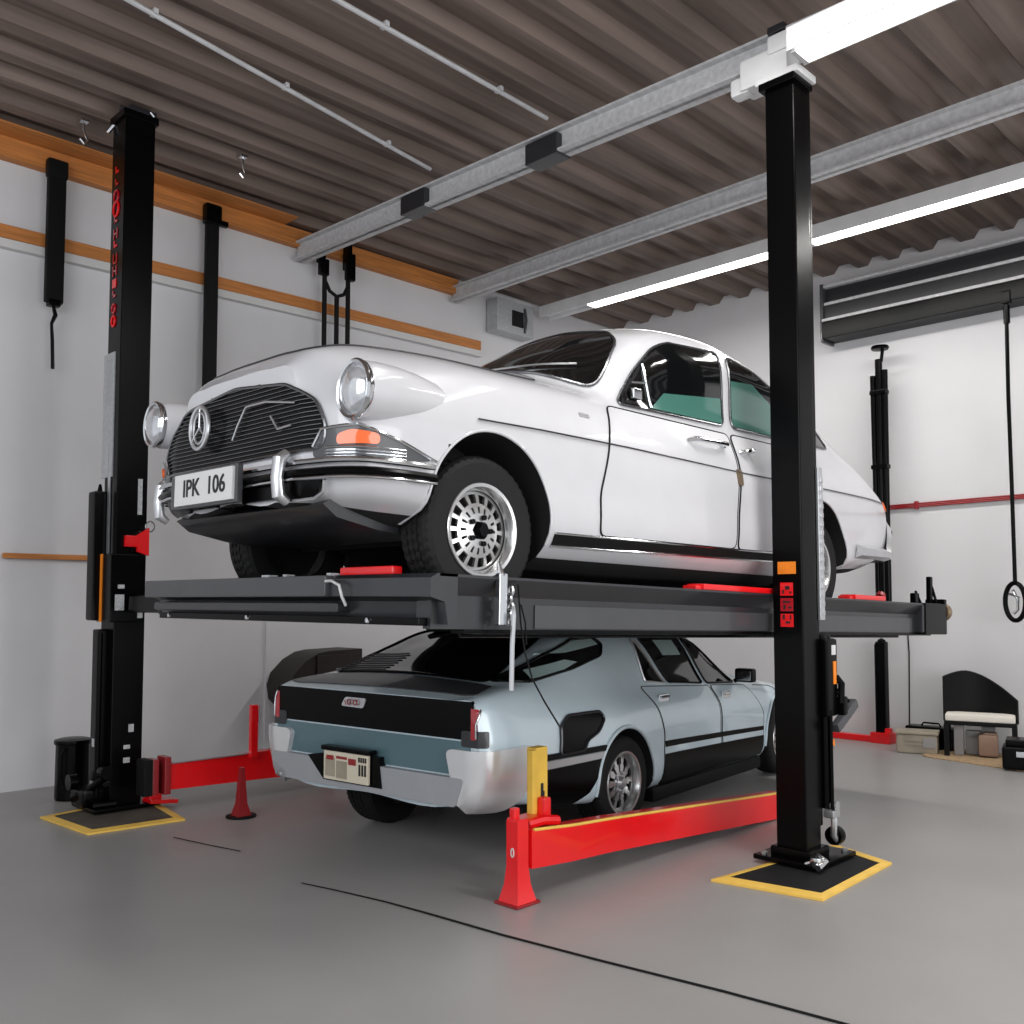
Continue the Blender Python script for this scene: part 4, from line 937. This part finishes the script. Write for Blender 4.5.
text_mesh('IPK', .115, 'plate_letters', 'ink', NP, (-.9465, .20, .445), rot, .0015, 1.0, .0015)
text_mesh('106', .115, 'plate_digits', 'ink', NP, (-.9465, -.03, .445), rot, .0015, 1.0, .0015)
# rear bumper and tail
mb = MB(); rbp = [Vector(p) for p in []]
def rear_path(body, z, a0, a1, n, off, cx):
    out = []
    for i in range(n + 1):
        a = R(a0 + (a1 - a0) * i / n); d = Vector((-math.cos(a), math.sin(a), 0)); h, nr = body.hit(Vector((cx, 0, z)) - d * 6, d)
        nr = Vector((nr.x, nr.y, 0)).normalized(); out.append(h + nr * off)
    return out
pp = [p for p in rear_path(wb, .44, 89, -89, 70, .03, 3.72) if p.x > 3.6]; NB = len(pp) - 1
vs = []; 
for i, p in enumerate(pp):
    q = Vector((p.x - 3.9, p.y, 0)).normalized() * .03
    e = max(0, min(1, (5.0 - p.x) / 1.3)); hh = .03 if p.x < 4.45 else .03 + .22 * min(1, (p.x - 4.45) / .2)
    vs += [(p.x - q.x, p.y - q.y, .33 + .03 * (1 - e)), (p.x + q.x, p.y + q.y, .35 + .03 * (1 - e)), (p.x + q.x * 1.3, p.y + q.y * 1.3, .38 + hh), (p.x, p.y, .40 + hh * 1.15)]
fs = [(i * 4 + k, i * 4 + (k + 1) % 4, i * 4 + 4 + (k + 1) % 4, i * 4 + 4 + k) for i in range(NB) for k in range(4)] + [(0, 1, 2, 3), tuple(4 * NB + k for k in range(4))]
mb.add(vs, fs); mb.build('rear_bumper', 'satin', wc)
for s in (-1, 1):
    q = wb.panel(rounded([(s * .30, .62), (s * .46, .62), (s * .44, .78), (s * .30, .78)], .03), 'B', .012, .01); q.build('tail_light', 'redlens', wc)

# ------------------------------------------------------------------ silver-blue hatchback
bc = thing('hatchback_car', 'silver blue fastback car seen from behind, parked on the floor under the platform', 'car', (5.098, 5.183, 0), (0, 0, R(6.66)))
TX = .08; FX = TX + 2.78
cols = [
  ([(0, 0.0)], [(-1.40, .37), (-1.1, .35), (-.3, .28), (2.8, .18), (3.4, .30)]),
  ([(-1.40, .70), (-1.2, .78), (0, .84), (2.6, .82), (3.1, .74), (3.4, .55)], [(-1.40, .37), (-1.1, .34), (-.5, .28), (-.2, .20), (2.8, .15), (3.4, .30)]),
  ([(-1.40, .88), (-1.3, .93), (-.8, .98), (0, 1.0), (1, .97), (2.6, .96), (3.1, .88), (3.4, .68)], [(-1.40, .42), (-1.1, .38), (-.3, .26), (2.8, .22), (3.4, .36)]),
  ([(-1.40, .93), (-1.34, .98), (-1.1, 1.01), (0, 1.04), (.9, 1.0), (1.8, .995), (2.6, 1.01), (3.0, .95), (3.25, .85), (3.4, .72)], [(-1.40, .56), (0, .55), (2.6, .50), (3.4, .48)]),
  ([(-1.40, .93), (-1.34, .97), (-1.1, .99), (0, 1.0), (.9, .98), (1.8, .975), (2.6, .97), (3.0, .91), (3.25, .81), (3.4, .68)], [(-1.40, .86), (-1.0, .88), (0, .82), (.8, .78), (2.6, .68), (3.4, .56)]),
  ([(-1.40, .90), (-1.3, .92), (-.9, .90), (0, .89), (.9, .885), (2.2, .875), (2.8, .84), (3.2, .74), (3.4, .62)], [(-1.40, .99), (-1.3, 1.015), (-.9, 1.05), (-.3, 1.02), (.4, .965), (.9, .925), (2.2, .85), (2.8, .79), (3.2, .70), (3.4, .62)]),
  ([(-1.40, .72), (-1.3, .74), (-1.0, .76), (-.4, .72), (0, .70), (.9, .695), (1.6, .68), (2.0, .70), (2.4, .72), (3.0, .62), (3.4, .45)], [(-1.40, 1.00), (-1.3, 1.03), (-1.0, 1.08), (-.6, 1.20), (-.25, 1.31), (.1, 1.345), (.6, 1.35), (1.2, 1.325), (1.6, 1.28), (1.9, 1.14), (2.25, .92), (2.6, .85), (3.0, .79), (3.4, .64)]),
  ([(-1.40, .36), (-.4, .38), (1.6, .36), (3.4, .22)], [(-1.40, 1.005), (-1.3, 1.04), (-1.0, 1.11), (-.6, 1.25), (-.25, 1.355), (.1, 1.39), (.6, 1.395), (1.2, 1.37), (1.55, 1.32), (1.85, 1.16), (2.2, .94), (2.6, .87), (3.0, .81), (3.4, .655)]),
  ([(0, 0.0)], [(-1.40, 1.005), (-1.3, 1.045), (-1.0, 1.12), (-.6, 1.27), (-.25, 1.37), (.1, 1.405), (.6, 1.41), (1.2, 1.385), (1.55, 1.33), (1.85, 1.17), (2.2, .95), (2.6, .88), (3.0, .815), (3.4, .66)]),
]
def front(a): return a if a < 2.0 else a + .26 * min(1, (a - 2.0) / .5)
cols = [([(front(p), q) for p, q in A], [(front(p), q) for p, q in Bc]) for A, Bc in cols]
st = [-1.40, -1.395, -1.385, -1.37] + seq(-1.34, 3.54, .036) + [3.57, 3.6, 3.625, 3.645, 3.66]
bb = Body(cols, st); bb.cx = 1.0
BR = .325; AR = .385
cuts = []
for x in (TX + .0, FX): cuts += [(x, .325, AR, -1.3, -.55, -.2), (x, .325, AR, .55, 1.3, -.2)]
bb.mesh('body', 'blue', bc, cuts)
for x in (TX, FX):
    for s, v in ((-1, 'L'), (1, 'R')): arch_lip(bb, x, .325, AR, bc, v, 'blue', .30, .006, .014)
    for s in (-1, 1): wheel(bc, x, s * .905, BR, s, BR, .22, .215, 'spoked')
mb = MB(); mb.box((1.4, 0, .22), (3.2, 1.1, .12), bev=.03); mb.tube([(TX, -.7, .32), (TX, .7, .32)], .05, 10); mb.tube([(-1.2, -.4, .30), (0, -.3, .28)], .03, 8); mb.build('underbody', 'dark', bc)
# rear end
q = bb.panel(rounded([(.93, .775), (-.90, .775), (-.90, 1.0), (.90, 1.0)], .02), 'F', .008, .02); q.build('tailgate_panel', 'black', bc)
q = bb.panel(rounded([(.90, .565), (-.86, .565), (-.88, .765), (.91, .765)], .02), 'F', .008, .02); plabel(q.build('lower_tailgate', 'teal', bc), 'teal grey band under the black panel')
q = bb.panel(rounded([(.88, .385), (-.80, .385), (-.86, .555), (.92, .555)], .03), 'F', .05, .03); RB = q.build('rear_bumper', 'greyplastic', bc)
plabel(wheel(bc, -.74, .50, .31, 1, .31, .24, .19, 'spoked'), 'dark tyre showing under the rear bumper')
for s, v in ((-1, 'L'), (1, 'R')):
    ax = Vector((.7071, .7071 * s, 0)); view = ((-1.15 - 2, s * (.80 + 2), 0), (1, -s, 0), tuple(ax))
    q = bb.panel(rounded([(-.24, .72), (.27, .72), (.25, .56), (.17, .42), (.05, .375), (-.18, .385)], .05), view, .045, .05); plabel(q.build('bumper_corner', 'silverbumper', RB), 'bright silver wraparound bumper corner')
    q = bb.panel(rounded([(s * .885, .78), (s * .885, .965), (s * .925, .955), (s * .925, .78)], .008), 'F', .012, .01); T_ = q.build('tail_light', 'redlens', bc)
    mb = MB(); mb.tube(bb.line([(s * .928, .79), (s * .928, .955)], 'F', .016), .006, 6); mb.build('lamp_trim', 'chrome', T_)
    q = bb.panel(rounded([(-.17, .735), (-.02, .735), (-.02, .83), (-.17, .83)], .015), view, .010, .01); q.build('reflector', 'steelgrey', bc)
q = bb.panel([(.52, .565), (.36, .42), (-.19, .42), (-.16, .61), (.30, .60)], 'F', .056, .01); q.build('plate_recess', 'black', bc)
mb = MB(); mb.box((-1.475, .115, .525), (.02, .42, .185), bev=.005); NP = mb.build('number_plate', 'plateedge', bc)
mb = MB(); mb.box((-1.486, .26, .515), (.004, .09, .12)); mb.box((-1.486, .15, .505), (.004, .10, .11)); plabel(mb.build('plate_field', 'tin', NP), 'dull beige plate fields')
mb = MB(); mb.box((-1.487, .26, .575), (.004, .07, .03), bev=.001); mb.box((-1.487, .15, .582), (.004, .10, .016)); mb.box((-1.487, .05, .565), (.004, .07, .04), bev=.001); plabel(mb.build('plate_mark', 'darkred', NP), 'red and orange plate marks')
mb = MB()
for k in range(4): mb.box((-1.487, -.015 - k * .02, .585), (.004, .012, .03)); 
for k in range(3): mb.box((-1.487, -.02 - k * .026, .52), (.004, .014, .07))
mb.build('plate_mark', 'ink', NP)
mb = MB(); mb.box((-1.46, .115, .635), (.07, .46, .03), bev=.01); mb.build('plate_lamp', 'black', NP)
h0, _ = bb.point((.12, .93), 'F')
q = bb.panel(rounded([(.24, .905), (.20, .965), (.0, .965), (.03, .90)], .02), 'F', .016, .01); E_ = q.build('badge', 'satin', bc)
mb = MB()
for dy in (.0, .06): mb.tube([(h0.x - .028, .15 - dy + .018 * math.cos(a), .935 + .016 * math.sin(a)) for a in [2 * math.pi * k / 14 for k in range(14)]], .004, 6, closed=True)
mb.tube([(h0.x - .028, .18, .915), (h0.x - .028, .19, .945)], .004, 6); mb.build('badge_mark', 'darkred', E_)
# tailgate glass on the fastback slope, seen from above
tg = rounded([(-1.06, .70), (-1.06, -.70), (-.40, -.60), (-.24, -.55), (-.24, .55), (-.40, .60)], .07)
G = bb.panel(tg, 'T', .008, .01).build('rear_window', 'glass', bc)
mb = MB(); mb.tube(bb.loop(tg, 'T', .01), .010, 6, closed=True); mb.build('window_trim', 'black', G)
mb = MB()
for k in range(7):
    x = -1.0 + k * .04; mb.tube(bb.line([(x, .70 - k * .01), (x, .25)], 'T', .016), .006, 5)
mb.build('louvre', 'steelgrey', G)
q = bb.panel(rounded([(-1.33, .86), (-1.33, -.86), (-1.10, -.80), (-1.10, .80)], .03), 'T', .008, .01); plabel(q.build('rear_deck', 'steelmid', bc), 'dark grey rear deck')
mb = MB(); mb.box((-.27, 0, 1.385), (.14, 1.0, .04), Matrix.Rotation(R(-8), 3, 'Y'), bev=.015); mb.build('roof_spoiler', 'black', bc)
# sides
for s, v in ((-1, 'L'), (1, 'R')):
    qw = rounded([(-1.02, 1.085), (-.85, 1.13), (-.45, 1.24), (-.15, 1.315), (.10, 1.325), (.17, 1.28), (.10, 1.20), (-.3, 1.13), (-.8, 1.075)], .03)
    G = bb.panel(qw, v, .006, .01).build('side_window', 'glass', bc)
    mb = MB(); mb.tube(bb.loop(qw, v, .008), .010, 6, closed=True); mb.build('window_trim', 'black', G)
    q = bb.panel([(-.55, 1.235), (-.2, 1.305), (.08, 1.315), (.12, 1.275), (-.3, 1.235)], v, .0085, .002); q.build('painted_reflection', 'palereflect', G)  # pale patch painted on as a reflection in the quarter window
    q = bb.panel([(-.78, 1.09), (-.76, 1.14), (-.35, 1.19), (-.22, 1.17), (-.5, 1.105)], v, .0085, .002); q.build('painted_reflection', 'palereflect', G)
    glasses = [rounded([(.60, .985), (.585, 1.315), (.93, .945)], .02), rounded([(.98, .955), (.66, 1.33), (1.00, 1.325), (1.36, 1.30), (1.66, .90)], .03), rounded([(1.75, .895), (1.44, 1.295), (1.56, 1.275), (1.80, 1.17), (2.20, .865)], .03)]
    glasses = [rounded([(.60, .985), (.585, 1.30), (.65, 1.27), (.90, .95)], .02), rounded([(.96, .955), (.70, 1.31), (1.0, 1.315), (1.34, 1.29), (1.52, .91)], .03), rounded([(1.60, .905), (1.42, 1.275), (1.60, 1.235), (1.80, 1.12), (2.12, .875)], .03)]
    for k, g in enumerate(glasses):
        G = bb.panel(g, v, .006, .01).build('side_window', 'glass', bc)
        mb = MB(); mb.tube(bb.loop(g, v, .009), .009, 6, closed=True); mb.build('window_trim', 'satin' if k == 0 else 'black', G)
        if k == 1: q = bb.panel([(1.0, 1.16), (.92, 1.28), (1.24, 1.27), (1.30, 1.15)], v, .0085, .002); q.build('painted_reflection', 'palereflect', G)  # reflection in the door glass, painted as a pale patch
    da = rounded([(.50, .955), (.60, .80), (.66, .60), (.62, .30), (1.60, .24), (1.62, .885)], .04)
    db = rounded([(1.63, .24), (1.65, .885), (2.30, .845), (2.46, .60), (2.40, .24)], .04)
    for poly, hx, hz in ((da, .74, .855), (db, 1.80, .80)):
        D = bb.panel(poly, v, .005, .012).build('door', 'blue', bc)
        g = MB(); g.tube(bb.loop(poly, v, .003), .005, 6, closed=True); g.build('door_seal', 'steelgrey', D)
        h0, nr = bb.point((hx, hz), v)
        hh = MB(); hh.box(h0 + Vector((0, s * .012, 0)), (.15, .02, .06), bev=.008); hh.tube([h0 + Vector((-.06, s * .03, .01)), h0 + Vector((.06, s * .03, .01))], .010, 8); hh.build('door_handle', 'chrome', D)
    q = bb.panel([(.66, .55), (2.42, .48), (2.42, .445), (.66, .505)], v, .014, .01); q.build('side_stripe', 'black', bc)
    q = bb.panel([(.64, .455), (2.42, .40), (2.42, .24), (.60, .24)], v, .012, .012); plabel(q.build('lower_cladding', 'black', bc), 'glossy black lower door cladding')
    mb = MB(); mb.box((1.45, s * .94, .17), (1.9, .12, .11), bev=.03); mb.build('sill', 'blackm', bc)
    sc_ = rounded([(-.72, .62), (-.70, .80), (-.60, .855), (-.22, .845), (-.18, .80), (-.28, .72), (-.42, .68), (-.46, .62)], .03)
    S_ = bb.panel(sc_, v, .010, .01).build('side_scoop', 'black', bc)
    mb = MB(); mb.tube(bb.loop(sc_, v, .012), .010, 6, closed=True); mb.build('scoop_trim', 'steelgrey', S_)
    q = bb.panel([(-.90, .60), (-.22, .585), (-.24, .545), (-.90, .55)], v, .016, .01); plabel(q.build('side_trim', 'satin', bc), 'pale silver strip behind the wheel')
    q = bb.panel([(-.92, .545), (-.26, .54), (-.31, .42), (-.40, .34), (-.55, .29), (-.92, .33)], v, .010, .01); q.build('quarter_cladding', 'black', bc)
    q = bb.panel([(-.90, .64), (-.20, .625), (-.22, .59), (-.90, .605)], v, .018, .01); q.build('trim_top', 'blackm', bc)
    # mirror
    mb = MB(); mb.box((2.12, s * .99, .945), (.09, .17, .12), bev=.03); mb.tube([(2.14, s * .88, .89), (2.13, s * .94, .92)], .02, 8); Mi = mb.build('wing_mirror', 'black', bc)
    mb = MB(); mb.box((2.072, s * .995, .945), (.008, .13, .085), bev=.003); mb.build('mirror_glass', 'chrome', Mi)
    mb = MB(); mb.tube(bb.line([(2.5, .83), (2.85, .80), (2.93, .775), (2.93, .74)], v, .002), .004, 5); mb.build('hood_seam', 'steelgrey', bc)
    q = bb.panel(rounded([(s * .45, .50), (s * .68, .50), (s * .68, .60), (s * .45, .60)], .02), 'B', .012, .01); q.build('headlight', 'lens', bc)
fw = rounded([(.60, .97), (-.60, .97), (-.52, 1.27), (.52, 1.27)], .05)
bb.panel(fw, 'B', .006, .01).build('windscreen', 'glass', bc)
hd = rounded([(2.5, .70), (2.5, -.70), (3.45, -.52), (3.45, .52)], .05); bb.panel(hd, 'T', .006, .01).build('hood', 'blue', bc)
q = bb.panel(rounded([(-.40, .50), (.40, .50), (.40, .60), (-.40, .60)], .02), 'B', .01, .01); q.build('grille', 'black', bc)
mb = MB(); mb.box((3.68, 0, .42), (.1, 1.3, .12), bev=.03); mb.build('front_bumper', 'greyplastic', bc)
